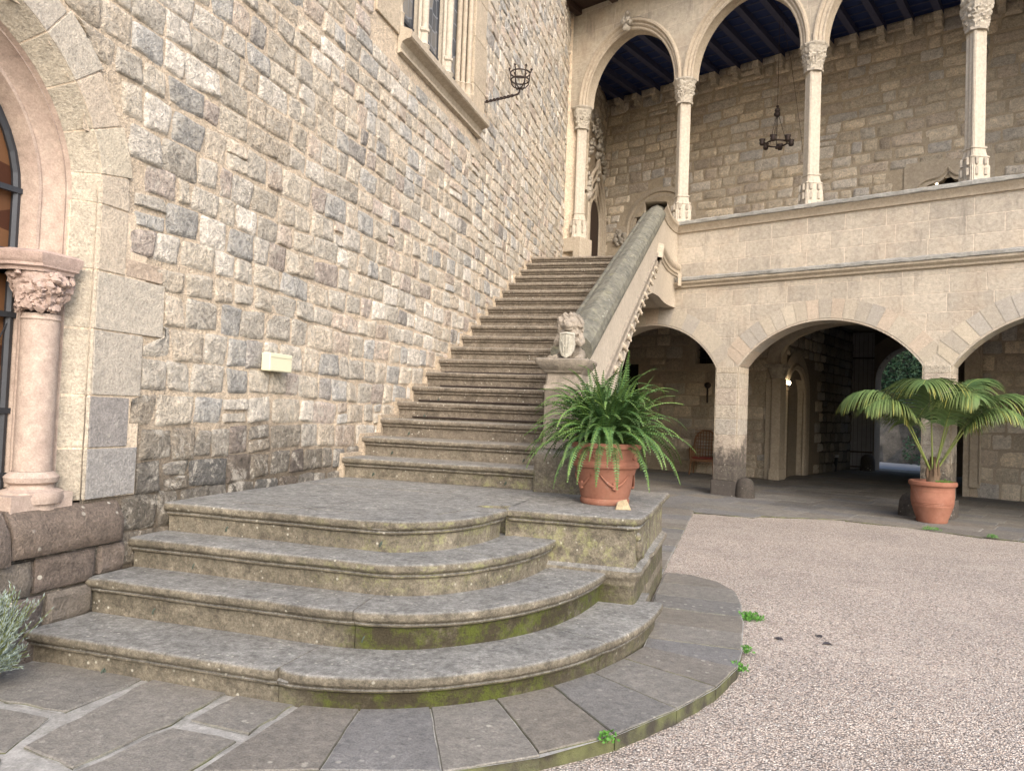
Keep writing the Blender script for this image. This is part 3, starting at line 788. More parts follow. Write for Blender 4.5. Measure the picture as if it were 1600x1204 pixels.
for (u0, u1, z0, z1, c) in ((2.0, 2.55, .36, .545, (.16, .14, .125)), (2.57, 3.02, .37, .55, (.17, .15, .13)), (3.04, 3.42, .38, .56, (.14, .115, .10)), (3.44, 3.62, .40, .56, (.17, .14, .12)),
    (2.05, 2.7, .17, .35, (.15, .13, .12)), (2.72, 3.1, .18, .36, (.14, .12, .11)), (3.12, 3.4, .19, .36, (.16, .14, .12)), (2.1, 2.8, -.05, .16, (.13, .11, .10)), (2.82, 3.3, -.05, .17, (.14, .12, .11))):
    roughbox(mb, WF, u0, u1, z0, z1, -.05, .04, c, n=12, k=6, amp=.02)
childfix(mb.build('plinth', M['plinth'], smooth='auto'), lwroot)

# ---- mullioned window above the stair
mw = empty('mullioned_window'); mw.parent = lwroot; mw.location = Vector((0, 8, 5.3))-lwroot.location
def mwpart(o): o.parent = mw; o.matrix_parent_inverse = Matrix.Translation(-Vector((0, 8, 5.3))); return o
mb = MB()
z0, z1 = 5.38, 8.3
for (a, b, c) in ((6.42, 6.92, .025), (9.12, 9.56, .025)):
    z = z0-.12
    i = 0
    while z < z1:
        h = (.46, .62, .55)[i % 3]; sgn = (.0, .07, -.03)[i % 3]
        if a < 8: mb.box(-.30, c, a+sgn, b, z, min(z+h, z1)-.004, shade((.47, .40, .31), 1-.04*(i % 2)))
        else: mb.box(-.30, c, a, b+sgn*.6, z, min(z+h, z1)-.004, shade((.47, .40, .31), 1-.04*(i % 2)))
        z += h; i += 1
mb.box(-.3, .025, 6.45, 9.55, z1, z1+.5, (.45, .39, .3))
mwpart(mb.build('frame', M['frame'], bevel=.006))
mb = MB()
for (yc, sx) in ((6.98, 1), (9.06, -1)):
    for (dx, dy, r) in ((-.03, 0, .035), (-.09, .05*sx, .03), (-.15, .09*sx, .035)):
        mb.tube([(dx, yc+dy, 5.36), (dx, yc+dy, 8.3)], r, 10)
        mb.lathe([(r, 0), (r*1.5, .02), (r*1.3, .05), (r*1.25, .14), (r*1.7, .16), (r*1.7, .20)][::-1] and [(r*1.8, 0), (r*1.8, .15), (r*2.0, .17), (r*1.4, .2), (r*1.25, .30), (r*1.6, .32), (r, .345)], (dx, yc+dy, 5.34), 10)
mwpart(mb.build('jamb_shafts', M['mould'], smooth='auto'))
for yc in (7.70, 8.42):
    mb = MB()
    mb.box(-.22, -.10, yc-.045, yc+.045, 5.34, 8.3, (1, 1, 1))
    for dx, dy, r in ((-.055, 0, .042), (-.10, .05, .024), (-.10, -.05, .024)):
        mb.tube([(dx, yc+dy, 5.36), (dx, yc+dy, 8.3)], r, 12)
    mb.lathe([(.075, 0), (.075, .17), (.088, .19), (.06, .215), (.05, .26), (.052, .33), (.072, .35), (.072, .38), (.045, .40)], (-.07, yc, 5.33), 8, sx=1, sy=1.05)
    mwpart(mb.build('mullion', M['cream'], smooth='auto'))
for a, b in ((7.0, 7.66), (7.74, 8.38), (8.46, 9.04)):
    mb = MB(); mb.box(-.20, -.185, a, b, 5.36, 8.3, (1, 1, 1)); mwpart(mb.build('pane', M['glass']))
    mb = MB(); mb.box(-.185, -.165, a, b, 5.66, 5.70, (1, 1, 1)); mb.box(-.185, -.165, a, b, 6.9, 6.94, (1, 1, 1)); mb.box(-.185, -.17, b-.035, b-.02, 5.7, 8.3, (1, 1, 1)); mwpart(mb.build('glazing_bar', M['lead']))
mb = MB()
prof = [(-.3, 5.40), (.0, 5.37), (.13, 5.315), (.155, 5.30), (.155, 5.235), (.14, 5.22), (.10, 5.215), (.05, 5.19), (.03, 5.13), (.045, 5.10), (.045, 5.085), (.0, 5.07)]
rows = [[(x, 6.93, z) if x > .0 else (x, 6.93, z) for x, z in prof], [(x, 9.44, z) for x, z in prof]]
for r_, e in ((rows[0], -1),): pass
mb.grid(rows); mb.poly([(max(x, 0), 6.93, z) for x, z in prof][::-1]); mb.poly([(x, 9.44, z) for x, z in prof])
mwpart(mb.build('sill', M['mould']))
# ---- gothic portal inside the gallery on the same wall
pt = empty('gothic_portal'); pt.parent = lwroot; pt.location = Vector((0, 17.6, 4.1))-lwroot.location
def ptpart(o): o.parent = pt; o.matrix_parent_inverse = Matrix.Translation(-Vector((0, 17.6, 4.1))); return o
mb = MB()
def ppath(hw, zs, rise, n=24, yc=17.6, z0=4.1):
    pts = [(yc-hw, z0), (yc-hw, (z0+zs)/2)]
    for i in range(n+1):
        t = -1+2*i/n; zz = zs+rise*((1-abs(t)**1.8)**.6)+(.25*max(0, 1-abs(t)*5))
        pts.append((yc+hw*t, zz))
    pts += [(yc+hw, (z0+zs)/2), (yc+hw, z0)]
    return pts
for hw, zs, ri, dx, r in ((.62, 6.1, .45, .02, .035), (.76, 6.15, .6, .04, .04), (.92, 6.2, .8, .06, .04), (1.08, 6.2, 1.05, .08, .045)):
    mb.tube([(dx, y, z) for y, z in ppath(hw, zs, ri)], r, 8)
mb.box(.0, .09, 18.75, 19.0, 4.1, 6.3, (1, 1, 1)); mb.box(.0, .09, 16.2, 16.45, 4.1, 6.3, (1, 1, 1)); mb.box(0, .14, 18.7, 19.0, 6.3, 6.4, (1, 1, 1))
for y in (16.3, 18.9):
    mb.tube([(.06, y, 6.4), (.06, y, 8.0)], .035, 8); mb.tube([(.06, y, 8.0), (.06, y, 8.5)], [.05, .005], 6)
    for z in (6.9, 7.4, 8.0): mb.ball((.06, y, z), .055, 5, amp=.5)
ptpart(mb.build('portal_moulding', M['mould'], smooth='auto'))
mb = MB(); random.seed(4)
for i in range(60):
    t = random.uniform(-1, 1); y = 17.6+1.15*t; z = 7.25+1.15*(1-abs(t))**.8+random.uniform(-.35, .2)
    if z < 6.6: continue
    mb.ball((.03+random.uniform(0, .03), y, z), random.uniform(.03, .06), 5, amp=.8)
for i in range(7): mb.ball((.07, 17.6+random.uniform(-.1, .1), 7.0+i*.2), random.uniform(.05, .08), 5, amp=.9)
for i in range(8): mb.ball((.08, 16.5+random.uniform(-.12, .12), 6.3+i*.07), random.uniform(.05, .1), 5, amp=.9)
ptpart(mb.build('carved_foliage', M['carve'], smooth=True))
mb = MB(); mb.box(.01, .02, 17.0, 18.2, 4.1, 6.5, (1, 1, 1)); ptpart(mb.build('door', M['darkwood']))

# ================================================================== GALLERY BUILDING (local x = s along the arcade, y = n into it)
gb = empty('gallery_building', tuple(O), -radians(90)+AA, 'two storey sandstone gallery with round arches below and slender columned arches above', 'building')
def gp(o, par=None): o.parent = par or gb; return o
def circ_arch(c, a, zs, zc):
    r = (a*a+(zc-zs)**2)/(2*(zc-zs)); return r, zc-r
LOW = [(-1.35, 1.35, 2.38, 3.19), (1.925, 1.475, 2.38, 3.145), (5.3, 1.475, 2.36, 3.15), (8.68, 1.475, 2.36, 3.15)]
def zlow(s):
    for c, a, zs, zc in LOW:
        if abs(s-c) < a:
            r, cz = circ_arch(c, a, zs, zc); return cz+sqrt(r*r-(s-c)**2)
    return None
def arch_wall(mb, s0, s1, ztop, zf, zpier, n0, n1, step=.07, t=(1, 1, 1), top=True, cuts=()):
    """wall with openings whose underside is zf(s); None = solid down to zpier"""
    ss = set([s0, s1]); k = int((s1-s0)/step)
    for i in range(k+1): ss.add(s0+(s1-s0)*i/k)
    for c in cuts: ss.add(c)
    ss = sorted(x for x in ss if s0 <= x <= s1)
    for a, b in zip(ss[:-1], ss[1:]):
        if b-a < 1e-5: continue
        za, zb = zf(a+1e-6), zf(b-1e-6)
        if za is None or zb is None: za = zb = zpier
        mb.quad((a, n0, za), (b, n0, zb), (b, n0, ztop), (a, n0, ztop), t)
        mb.quad((b, n1, zb), (a, n1, za), (a, n1, ztop), (b, n1, ztop), t)
        if za > zpier+.01: mb.quad((a, n1, za), (b, n1, zb), (b, n0, zb), (a, n0, za), t)
        if top: mb.quad((a, n0, ztop), (b, n0, ztop), (b, n1, ztop), (a, n1, ztop), t)
cuts = []
for c, a, _, _ in LOW: cuts += [c-a, c+a]
mb = MB(); arch_wall(mb, -3.6, 8.6, 4.10, zlow, 2.36, .0, .45, cuts=cuts)
gp(mb.build('arcade_wall', M['ashlar']))
mb = MB(); mb.box(-.90, 8.6, .02, .42, 4.10, 4.96, (1, 1, 1)); mb.box(-3.6, -.90, .0, .45, 4.10, 4.115, (1, 1, 1))
gp(mb.build('parapet', M['ashlar']))
# voussoirs
VC = [(.44, .39, .32), (.40, .36, .305), (.47, .42, .345), (.44, .37, .30), (.385, .355, .315), (.46, .405, .325)]
for ai, (c, a, zs, zc) in enumerate(LOW[:3]):
    r, cz = circ_arch(c, a, zs, zc); th = math.asin(a/r); mb = MB(); n = (13, 19, 19)[ai]
    random.seed(40+ai)
    ed = [-th+2*th*i/n for i in range(n+1)]
    for i in range(n):
        e0, e1 = ed[i]+.0016, ed[i+1]-.0016; t = shade(random.choice(VC), random.uniform(.92, 1.06)); ro = r+.36+random.uniform(-.01, .02)*(i % 2)
        P1 = [(c+r*sin(lerp(e0, e1, q/4)), cz+r*cos(lerp(e0, e1, q/4))) for q in range(5)]; P2 = [(c+ro*sin(lerp(e0, e1, q/4)), cz+ro*cos(lerp(e0, e1, q/4))) for q in range(5)]
        lim = a+.225
        P2 = [(max(c-lim+.002, min(c+lim-.002, x)), z_) for x, z_ in P2]
        P1c = [(c+(r+.035)*sin(lerp(e0, e1, q/4)), cz+(r+.035)*cos(lerp(e0, e1, q/4))) for q in range(5)]
        mb.grid([[(x, -.006, z) for x, z in P2], [(x, -.006, z) for x, z in P1c], [(x, .03, z) for x, z in P1], [(x, .42, z-.003) for x, z in P1]], t)
        mb.grid([[(x, .02, z) for x, z in P2], [(x, -.006, z) for x, z in P2]], t)
    gp(mb.build('voussoir_ring', M['arch']))
# pillars
def pillar(s0, s1, seed, b=True):
    random.seed(seed); mb = MB(); z = 0; k = 0
    hs = [.30, .27, .30, .26, .29, .25, .31, .27, .14]
    mb.box(s0+.006, s1-.006, .004, .447, .30, 2.37, (.40, .35, .28)); mb.box(s0-.02, s1+.02, -.025, .47, 0, .29, (.2, .18, .16))
    while z < 2.37:
        h = min(hs[k % 9], 2.375-z); ex = .035 if z < .29 else 0
        c = [(.43, .385, .32), (.39, .36, .315), (.47, .41, .33), (.43, .375, .315)][random.randrange(4)]
        if z < .3: c = (.20, .18, .165)
        elif z < .85: c = shade(c, .85)
        ch = .035
        pts = [(s0-ex+ch, -.003-ex), (s1+ex-ch, -.003-ex), (s1+ex, -.003-ex+ch), (s1+ex, .453+ex), (s0-ex, .453+ex), (s0-ex, -.003-ex+ch)]
        q = []
        mid = (s0+s1)/2+random.uniform(-.08, .08)
        for (zz, sh) in ((z+.003, .004), (z+.012, 0), (z+h-.012, 0), (z+h-.003, .004)):
            q.append([(x+(sh if x < mid else -sh)+.003*nz(x*9, y*9, zz*9+seed), y+(sh if y < .2 else -sh), zz) for x, y in pts])
        mb.grid(q, c, close=True)
        if z < .3: mb.poly([q[-1][i] for i in range(6)], c)
        z += h; k += 1
    return gp(mb.build('pillar', M['pillar']))
# dark weather patches are in the material and block colours
pillar(0, .45, 1); pillar(3.40, 3.825, 2); pillar(6.775, 7.2, 3); pillar(-3.4, -2.7, 4)
# string course and parapet coping
SP = [(.45, 3.86), (0, 3.862), (-.02, 3.875), (-.045, 3.885), (-.05, 3.915), (-.07, 3.93), (-.10, 3.955), (-.105, 3.99), (-.12, 4.0), (-.122, 4.045), (-.11, 4.055), (0, 4.085), (.1, 4.085)]
def run(mb, prof, s0, s1, step=.12, amp=.0):
    n = max(2, int((s1-s0)/step)); rows = []
    for i in range(n+1):
        s = lerp(s0, s1, i/n); rows.append([(s, y+amp*nz(s*6, z*30, y*9), z+amp*.8*nz(s*8, z*30+4, y*9)) for y, z in prof])
    mb.grid(rows); mb.poly(rows[0][::-1]); mb.poly(rows[-1])
mb = MB(); run(mb, SP[:8], -.95, 8.6, .3); gp(mb.build('string_course', M['mould'], smooth='auto'))
mb = MB(); run(mb, [(.1, 3.99), (-.105, 3.99), (-.125, 4.0), (-.128, 4.045), (-.11, 4.06), (-.05, 4.08), (.1, 4.09)], -.80, 8.6, .05, .016); gp(mb.build('string_course_top', M['pcoping']))
mb = MB(); run(mb, [(.2, 4.935), (.005, 4.937), (-.02, 4.945), (-.025, 4.96), (-.035, 4.99), (-.075, 5.03), (-.105, 5.065), (.2, 5.066)], -.88, 8.6, .3); gp(mb.build('coping_moulding', M['mould'], smooth='auto'))
mb = MB(); run(mb, [(.3, 5.068), (-.118, 5.068), (-.13, 5.08), (-.13, 5.125), (-.11, 5.145), (-.03, 5.15), (.42, 5.15), (.44, 5.068)], -.90, 8.6, .05, .014); gp(mb.build('parapet_coping', M['pcoping']))
# columns
CS = [-3.30, -.88, 1.58, 4.03, 6.48]
def col_section(a, roll=.03, k=6):
    """rotated square with concave sides and rolls on the corners; a = half diagonal"""
    pts = []
    for q in range(4):
        A = pi/2*q-pi/2; B = A+pi/2
        pa = (a*cos(A), a*sin(A)); pb = (a*cos(B), a*sin(B))
        for i in range(k*3):
            t = i/(k*3); bow = -.10*sin(pi*t)*a+.07*a*max(0, sin(pi*t*3+pi) if .33 < t < .67 else 0)
            x, y = lerp(pa[0], pb[0], t), lerp(pa[1], pb[1], t); L = math.hypot(x, y)
            rr = 1.0-(.10 if t < .06 or t > .94 else 0)
            pts.append((x*rr+x/L*bow*.9, y*rr+y/L*bow*.9))
    return pts
def column(s, first=False, z0=5.15):
    e = empty('column', (s, .17, z0)); e.parent = gb
    zb = lambda z: z-z0
    mb = MB(); rows = []
    for z in (5.70, 6.1, 6.9, 7.55): rows.append([(x, y, zb(z)) for x, y in col_section(.152)])
    mb.grid(rows, close=True); mb.build('shaft', M['cream'], e, smooth='auto')
    mb = MB(); rows = []
    for z, a in ((z0, .245), (5.22, .245), (5.225, .232), (5.40, .232), (5.405, .225), (5.42, .225), (5.425, .212), (5.535, .21), (5.54, .225), (5.555, .225), (5.57, .19), (5.63, .172), (5.68, .165), (5.685, .185), (5.71, .188), (5.72, .15)):
        sec = col_section(a); rows.append([(x, y*.95, zb(z)) for x, y in sec])
    mb.grid(rows, close=True); 
    for q in range(4):
        A = pi/2*q-pi/4
        for off in (-.07, .07):
            for zc in (5.32, 5.48):
                cx_, cy_ = .158*cos(A)-off*sin(A), .158*sin(A)+off*cos(A)
                mb.box(cx_-.016, cx_+.016, cy_-.016, cy_+.016, zb(zc-.055), zb(zc+.055), (1, 1, 1))
    mb.build('base', M['carve'] if False else M['cream'], e, smooth='auto')
    mb = MB(); rows = []; k = 64; random.seed(int(s*10)+50)
    for i in range(26):
        t = i/25; z = 7.55+.40*t; row = []
        for j in range(k):
            a = 2*pi*j/k; sq = 1/max(abs(cos(a-pi/4)), abs(sin(a-pi/4)))*.5+.5
            r = (.135+.065*t**1.2)*lerp(sq, 1, .3); d = Vector((cos(a)*1.7+s, sin(a)*1.7, t*2.6))
            r *= 1+(.34*abs(noise.noise(d*2.4))+.16*noise.noise(d*6)-.06)*sin(pi*min(1, max(0, t*.9+.08)))
            row.append((r*cos(a), r*sin(a), zb(z)))
        rows.append(row)
    mb.grid(rows, close=True)
    for (ra, rb, za, zc) in ((.165, .165, 7.52, 7.56), (.215, .235, 7.94, 7.975), (.235, .235, 7.975, 8.0)):
        sec = [(ra*cos(2*pi*(q+.5)/8), ra*sin(2*pi*(q+.5)/8)) for q in range(8)]; sec2 = [(rb*cos(2*pi*(q+.5)/8), rb*sin(2*pi*(q+.5)/8)) for q in range(8)]
        mb.grid([[(x*.6, y*.6, zb(za)) for x, y in sec], [(x, y, zb(za)) for x, y in sec], [(x, y, zb(zc)) for x, y in sec2], [(x*.5, y*.5, zb(zc)) for x, y in sec2]], close=True)
    mb.build('capital', M['carve'], e, smooth='auto')
    return e
for s in CS: column(s)
mb = MB(); mb.box(-3.58, -3.08, -.06, .4, 4.12, 4.16, (1, 1, 1)); mb.box(-3.30+.04, -3.08, -.05, .4, 4.16, 5.15, (1, 1, 1)); mb.box(-3.56, -3.26, .08, .4, 4.16, 4.95, (.8, .8, .8)); mb.box(-3.56, -3.26, -.05, .4, 4.86, 5.15, (1, 1, 1)); gp(mb.build('column_pedestal', M['mould'], bevel=.01))
# upper arches
UA, UB = 1.02, 1.33
def uarch(t, a, b, n=None):
    """height above spring at offset t"""
    u = min(1, abs(t)/a); el = b*sqrt(max(0, 1-u*u)); R = (a*a+b*b)/(2*a); po = sqrt(max(0, R*R-(abs(t)+R-a)**2)); return .5*el+.5*po
UC = [(CS[i]+CS[i+1])/2 for i in range(4)]
def zup(s):
    for c in UC:
        if abs(s-c) < 1.19: return 8.0+uarch(s-c, 1.19, 1.58)
    return None
mb = MB(); arch_wall(mb, -3.6, 7.0, 10.12, zup, 8.0, .03, .33, step=.05, cuts=[c+q*1.19 for c in UC for q in (-1, 1)])
mb.box(7.0, 8.6, .03, .33, 8.0, 10.12)
gp(mb.build('upper_wall', m_ashlar('upper_ashlar', (.46, .41, .335), (.37, .335, .28), (.54, .48, .40), .9, .46, .006, (.3, .1))))
prof = [(.0, .33), (.0, .30), (.02, .27), (.02, .10), (.0, .075), (.02, .055), (.05, .06), (.065, .035), (.085, .02), (.105, .03), (.12, .0), (.135, -.02), (.165, -.02), (.18, .0), (.19, .03)]
for c in UC:
    mb = MB(); rows = []
    N_ = 48
    for i in range(N_+1):
        # parameterise by angle so that the feet are well sampled
        ph = pi-pi*i/N_; u = cos(ph); row = []
        for (o_, y) in prof:
            a, b = UA+o_, UB+o_*1.25; t = u*a
            row.append((c+t, y, 8.0+uarch(t, a, b)))
        rows.append(row)
    mb.grid(rows); gp(mb.build('arch_moulding', M['mould'], smooth='auto'))
mb = MB(); random.seed(9)
for i in range(16): mb.ball((UC[0]+random.uniform(-.09, .09), -.06+random.uniform(-.03, .02), 9.45+random.uniform(-.15, .13)), random.uniform(.035, .065), 5, amp=.9)
mb.ball((UC[0], -.08, 9.62), .05, 6, amp=.3); gp(mb.build('keystone_carving', M['carve'], smooth=True))
# eaves
mb = MB(); mb.box(-3.7, 8.6, -.75, .33, 10.14, 10.20); 
for i in range(15): 
    s = -3.35+i*.9
    mb.box(s-.07, s+.07, -.80, .0, 10.0, 10.13); mb.box(s-.06, s+.06, -.66, -.5, 9.93, 10.0)
mb.box(-3.7, 8.6, -.80, -.74, 10.14, 10.30)
gp(mb.build('eaves', M['darkwood']))
# roof tiles line above
mb = MB(); mb.quad((-3.7, -.85, 10.31), (8.6, -.85, 10.31), (8.6, 4, 12), (-3.7, 4, 12)); gp(mb.build('roof', plain('roof_tile', (.3, .15, .1), .9)))
# floor slab, upper ceiling, beams
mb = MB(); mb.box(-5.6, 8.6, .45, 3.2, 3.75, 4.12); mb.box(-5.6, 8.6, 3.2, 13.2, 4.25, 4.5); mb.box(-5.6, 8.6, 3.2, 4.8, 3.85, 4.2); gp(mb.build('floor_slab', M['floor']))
mb = MB(); mb.box(-4.9, 8.6, .34, 3.12, 9.50, 9.62); gp(mb.build('ceiling', M['bluewood']))
random.seed(2)
BS = [-4.10+.5087*i for i in range(25)]
for s in BS:
    mb = MB(); mb.box(s-.06, s+.06, .33, 3.1, 9.36, 9.50); gp(mb.build('beam', M['beam']))
for j in range(9):
    pass
mb = MB()
for j in range(9): mb.box(-4.9, 8.6, .5+j*.3, .53+j*.3, 9.485, 9.502)
gp(mb.build('ceiling_batten', M['beam']))
for s in BS:
    mb = MB(); mb.box(s-.07, s+.07, 2.80, 3.1, 9.22, 9.36, jit=.008); mb.box(s-.065, s+.065, 2.9, 3.1, 9.10, 9.22, jit=.008); gp(mb.build('corbel', M['arch'] if False else M['gallery_rubble'], bevel=.012))
for o in list(gb.children):
    if o.name.startswith('corbel'):
        ca = o.data.color_attributes['tint']; ca.data.foreach_set('color', [.55, .49, .40, 1]*len(o.data.vertices))
# upper back wall with rubble
def BF(u, z, d): return (u, 3.1-d, z)
DC, DW = -2.95, .80     # segment-arched door
def ub_hole(u, z, hu, hz):
    if abs(u-DC) < 1.0+hu*.3 and z < 6.25: return True
    if math.hypot((u-DC)/1.02, (z-6.0)/1.06) < 1+hz*.2: return True
    if abs(u-DC) < 1.35 and 5.2 < z < 6.25: return True
    if 2.42-hu*.3 < u < 3.98+hu*.3 and z < 6.56: return True
    return False
mb = MB(); rubble(mb, BF, -4.75, 8.6, 4.12, 9.5, .235, (.26, .60), ub_hole, PAL2, .032, .011, None, 31, nu=6, nv=5, wav=.03)
gp(mb.build('back_wall', M['gallery_rubble'], smooth=True))
def ub_bed(u, z, a, b): return (abs(u-DC) < .72 and z < 6.3) or (2.7 < u < 3.6 and z < 6.12)
mb = MB(); mortar_sheet(mb, BF, -4.9, 8.6, 4.1, 9.6, ub_bed, .15, None, 0, (.40, .34, .26)); gp(mb.build('back_wall_mortar', m_tinted('brown_mortar', 3, 60, .2, .6)))
ud = empty('arched_door', (DC, 3.1, 4.12)); ud.parent = gb
mb = MB()
for q, (r0, r1, y0, y1) in enumerate(((.98, .88, .0, -.04), (.88, .86, -.04, -.04), (.86, .80, -.04, .05), (.80, .74, -.01, -.01), (.74, .70, 0, .12))):
    pts0 = []; pts1 = []
    for i in range(33):
        a = pi*i/32; pts0.append((r0*cos(a), y0, 1.9+1.0*r0*sin(a))); pts1.append((r1*cos(a), y1, 1.9+1.0*r1*sin(a)))
    pts0 = [(r0, y0, 0)]+pts0+[(-r0, y0, 0)]; pts1 = [(r1, y1, 0)]+pts1+[(-r1, y1, 0)]
    mb.grid([pts0, pts1])
mb.box(-1.28, -.86, -.03, .02, 1.55, 2.02); mb.box(.86, 1.28, -.03, .02, 1.55, 2.02)
mb.build('frame', M['mould'], ud, smooth='auto')
mb = MB(); random.seed(8)
for sx in (-1, 1):
    for i in range(14): mb.ball((sx*1.05+random.uniform(-.14, .14), -.05, 1.75+random.uniform(-.18, .18)), random.uniform(.04, .07), 5, amp=.8)
    mb.build('carved_impost', M['carve'], ud, smooth=True); mb = MB()
mb = MB(); mb.poly([(.72*cos(pi*i/24), .13, 1.9+.72*sin(pi*i/24)) for i in range(25)]+[(-.72, .13, 0), (.72, .13, 0)])
mb.build('door_leaf', M['darkwood'], ud)
mb = MB()
for i in range(11): mb.box(-.68+i*.13, -.64+i*.13, .08, .125, 0, 2.5)
mb.box(-.72, .72, .07, .12, 1.75, 1.85)
mb.build('door_bar', M['darkwood'], ud)
uw = empty('ogee_window', (3.2, 3.1, 5.0)); uw.parent = gb
def ogee(t): # t -1..1
    return .10*(1-abs(t)**4)+.16*max(0, 1-abs(t)/.35)**1.8 if True else 0
mb = MB()
N_ = 30; base_ = []
for i in range(N_): 
    t0, t1 = -1+2*i/N_, -1+2*(i+1)/N_
    a0, a1 = 1.02+ogee(t0), 1.02+ogee(t1)
    mb.quad((.42*t0, -.03, a0), (.42*t1, -.03, a1), (.42*t1, -.03, 1.56), (.42*t0, -.03, 1.56))
    mb.quad((.42*t0, .2, a0), (.42*t1, .2, a1), (.42*t1, -.03, a1), (.42*t0, -.03, a0))
mb.box(-.76, -.42, -.03, .02, .2, 1.56); mb.box(.42, .76, -.03, .02, .2, 1.56)
mb.tube([(-.56, -.04, 1.0)]+[(.5*t, -.045, 1.10+ogee(t)*1.1) for t in [-1+2*i/30 for i in range(31)]]+[(.56, -.04, 1.0)], .028, 6)
mb.build('frame', M['mould'], uw, smooth='auto')
mb = MB(); mb.box(-.45, .45, .16, .2, .1, 1.4); mb.build('dark_pane', M['dark'], uw)
mb = MB(); mb.ball((-.20, .05, 1.12), .022, 5); mb.build('lit_lamp', M['bulb'], uw); mb = MB(); mb.ball((-.14, .05, 1.20), .012, 5); mb.build('lit_lamp', M['bulb'], uw)

# lower gallery back wall n = 4.75
def LF(u, z, d): return (u, 4.75-d, z)
def lb_hole(u, z, hu, hz):
    if -.78-hu*.5 < u < 3.55+hu*.5: return True
    if -2.80-hu*.4 < u < -1.98+hu*.3 and 2.66 < z+hz*.5: return True
    if u < -4.15+hu and z < 2.95: return True
    return False
for ua, ub, sd in ((-5.6, -.78, 51), (3.55, 8.6, 52)):
    mb = MB(); rubble(mb, LF, ua, ub, .0, 4.0, .30, (.32, .62), lb_hole, PAL2, .022, .006, lambda u, z: 1.1 if u > 3 else .92, sd, nu=5, nv=4, wav=.02)
    gp(mb.build('lower_back_wall', M['gallery_rubble'], smooth=True))
mb = MB(); mortar_sheet(mb, LF, -5.6, 8.6, 0, 4.2, lambda u, z, a, b: (-.45 < u < 3.3 and z < 3.95) or (-2.66 < u < -1.98 and z > 2.78) or (u < -4.3 and z < 2.85), .16, None, 0, (.40, .34, .27)); gp(mb.build('lower_back_mortar', m_tinted('gallery_mortar', 3, 60, .2, .6)))
mb = MB()
mb.box(-2.82, -2.66, 4.70, 4.95, 2.66, 3.9, jit=.004); mb.box(-2.8, -1.95, 4.69, 4.95, 2.62, 2.78, jit=.004); mb.box(-2.66, -2.64, 4.75, 4.95, 2.78, 3.9)
gp(mb.build('window_surround', M['mould']))
mb = MB(); mb.box(-2.66, -1.9, 4.95, 4.97, 2.78, 3.9); gp(mb.build('window', M['dark']))
mb = MB()
for i in range(5): mb.box(-2.58+i*.15, -2.565+i*.15, 4.86, 4.88, 2.78, 3.9)
for z in (2.95, 3.15, 3.35): mb.box(-2.64, -1.9, 4.86, 4.875, z, z+.015)
gp(mb.build('window_grille', M['iron']))
mb = MB(); mb.box(-5.6, -4.2, 4.9, 4.95, 0, 2.9); gp(mb.build('dark_doorway', M['dark']))
mb = MB(); mb.box(-5.6, 1.0, 4.55, 4.72, .0, .35, jit=.005); gp(mb.build('wall_bench', M['mould'])) if False else None
mb = MB(); roughbox(mb, lambda u, z, d: (u, 4.70-d, z), -4.1, -2.55, .0, .33, -.03, .05, (.36, .30, .23), n=12); roughbox(mb, lambda u, z, d: (u, 4.70-d, z), -4.1, -2.55, .33, .62, -.03, .0, (.38, .32, .25), n=12); gp(mb.build('low_ledge', M['gallery_rubble'], smooth='auto'))
# pilaster, capital and arch of the passage mouth
mb = MB()
mb.box(-.80, -.62, 4.68, 4.78, 0, 2.42); mb.box(-.62, -.43, 4.62, 5.0, 0, 2.42, jit=.0); mb.tube([(-.63, 4.66, .3), (-.63, 4.66, 2.42)], .035, 8); mb.box(-.66, -.41, 4.58, 5.02, 0, .28); mb.box(-.8, -.60, 5.0, 5.5, 0, 4.1)
gp(mb.build('passage_jamb', M['mould'], bevel=.006)); mb = MB(); mb.box(3.42, 3.60, 4.66, 4.8, .22, 4.0); mb.tube([(3.60, 4.66, .3), (3.60, 4.66, 4.0)], .03, 8); mb.box(3.3, 3.42, 4.70, 5.4, 0, 4.0)
gp(mb.build('passage_jamb', M['mould'], bevel=.006))
mb = MB(); rows = []
for i in range(12):
    t = i/11; row = []
    for j in range(28):
        a = 2*pi*j/28; d = Vector((cos(a)*2, sin(a)*2, t*3)); rr = (.19+.07*t)*(1+.3*abs(noise.noise(d*2))*sin(pi*t)); row.append((-.56+rr*cos(a)*.85, 4.80+rr*sin(a)*.85, 2.42+.27*t))
    rows.append(row)
mb.grid(rows, close=True); mb.box(-.80, -.36, 4.56, 5.05, 2.68, 2.76); gp(mb.build('passage_capital', M['carve'], smooth='auto'))
mb = MB()
pa = [(-.55, 2.76), (-.52, 3.0), (-.40, 3.22), (-.15, 3.40), (.25, 3.55), (.75, 3.64), (1.35, 3.67), (2.0, 3.64), (2.6, 3.5), (3.0, 3.3), (3.3, 2.95), (3.4, 2.7)]
pr2 = [(.10, 5.05), (.0, 5.05), (.0, 4.85), (.05, 4.80), (.0, 4.76), (-.03, 4.70), (.03, 4.66), (.08, 4.64), (.22, 4.64), (.24, 4.70)]
rows = []
for i, (s, z) in enumerate(pa):
    a, b = pa[max(0, i-1)], pa[min(len(pa)-1, i+1)]; dx, dz = b[0]-a[0], b[1]-a[1]; L_ = math.hypot(dx, dz); nx, nz_ = -dz/L_, dx/L_
    rows.append([(s+nx*(o_+.02), y, z+nz_*(o_+.02)) for o_, y in pr2])
mb.grid(rows); gp(mb.build('passage_arch', M['mould'], smooth='auto'))
mb = MB()
for i in range(len(pa)-1): mb.quad((pa[i][0], 4.74, pa[i][1]+.15), (pa[i+1][0], 4.74, pa[i+1][1]+.15), (pa[i+1][0], 4.74, 4.2), (pa[i][0], 4.74, 4.2))
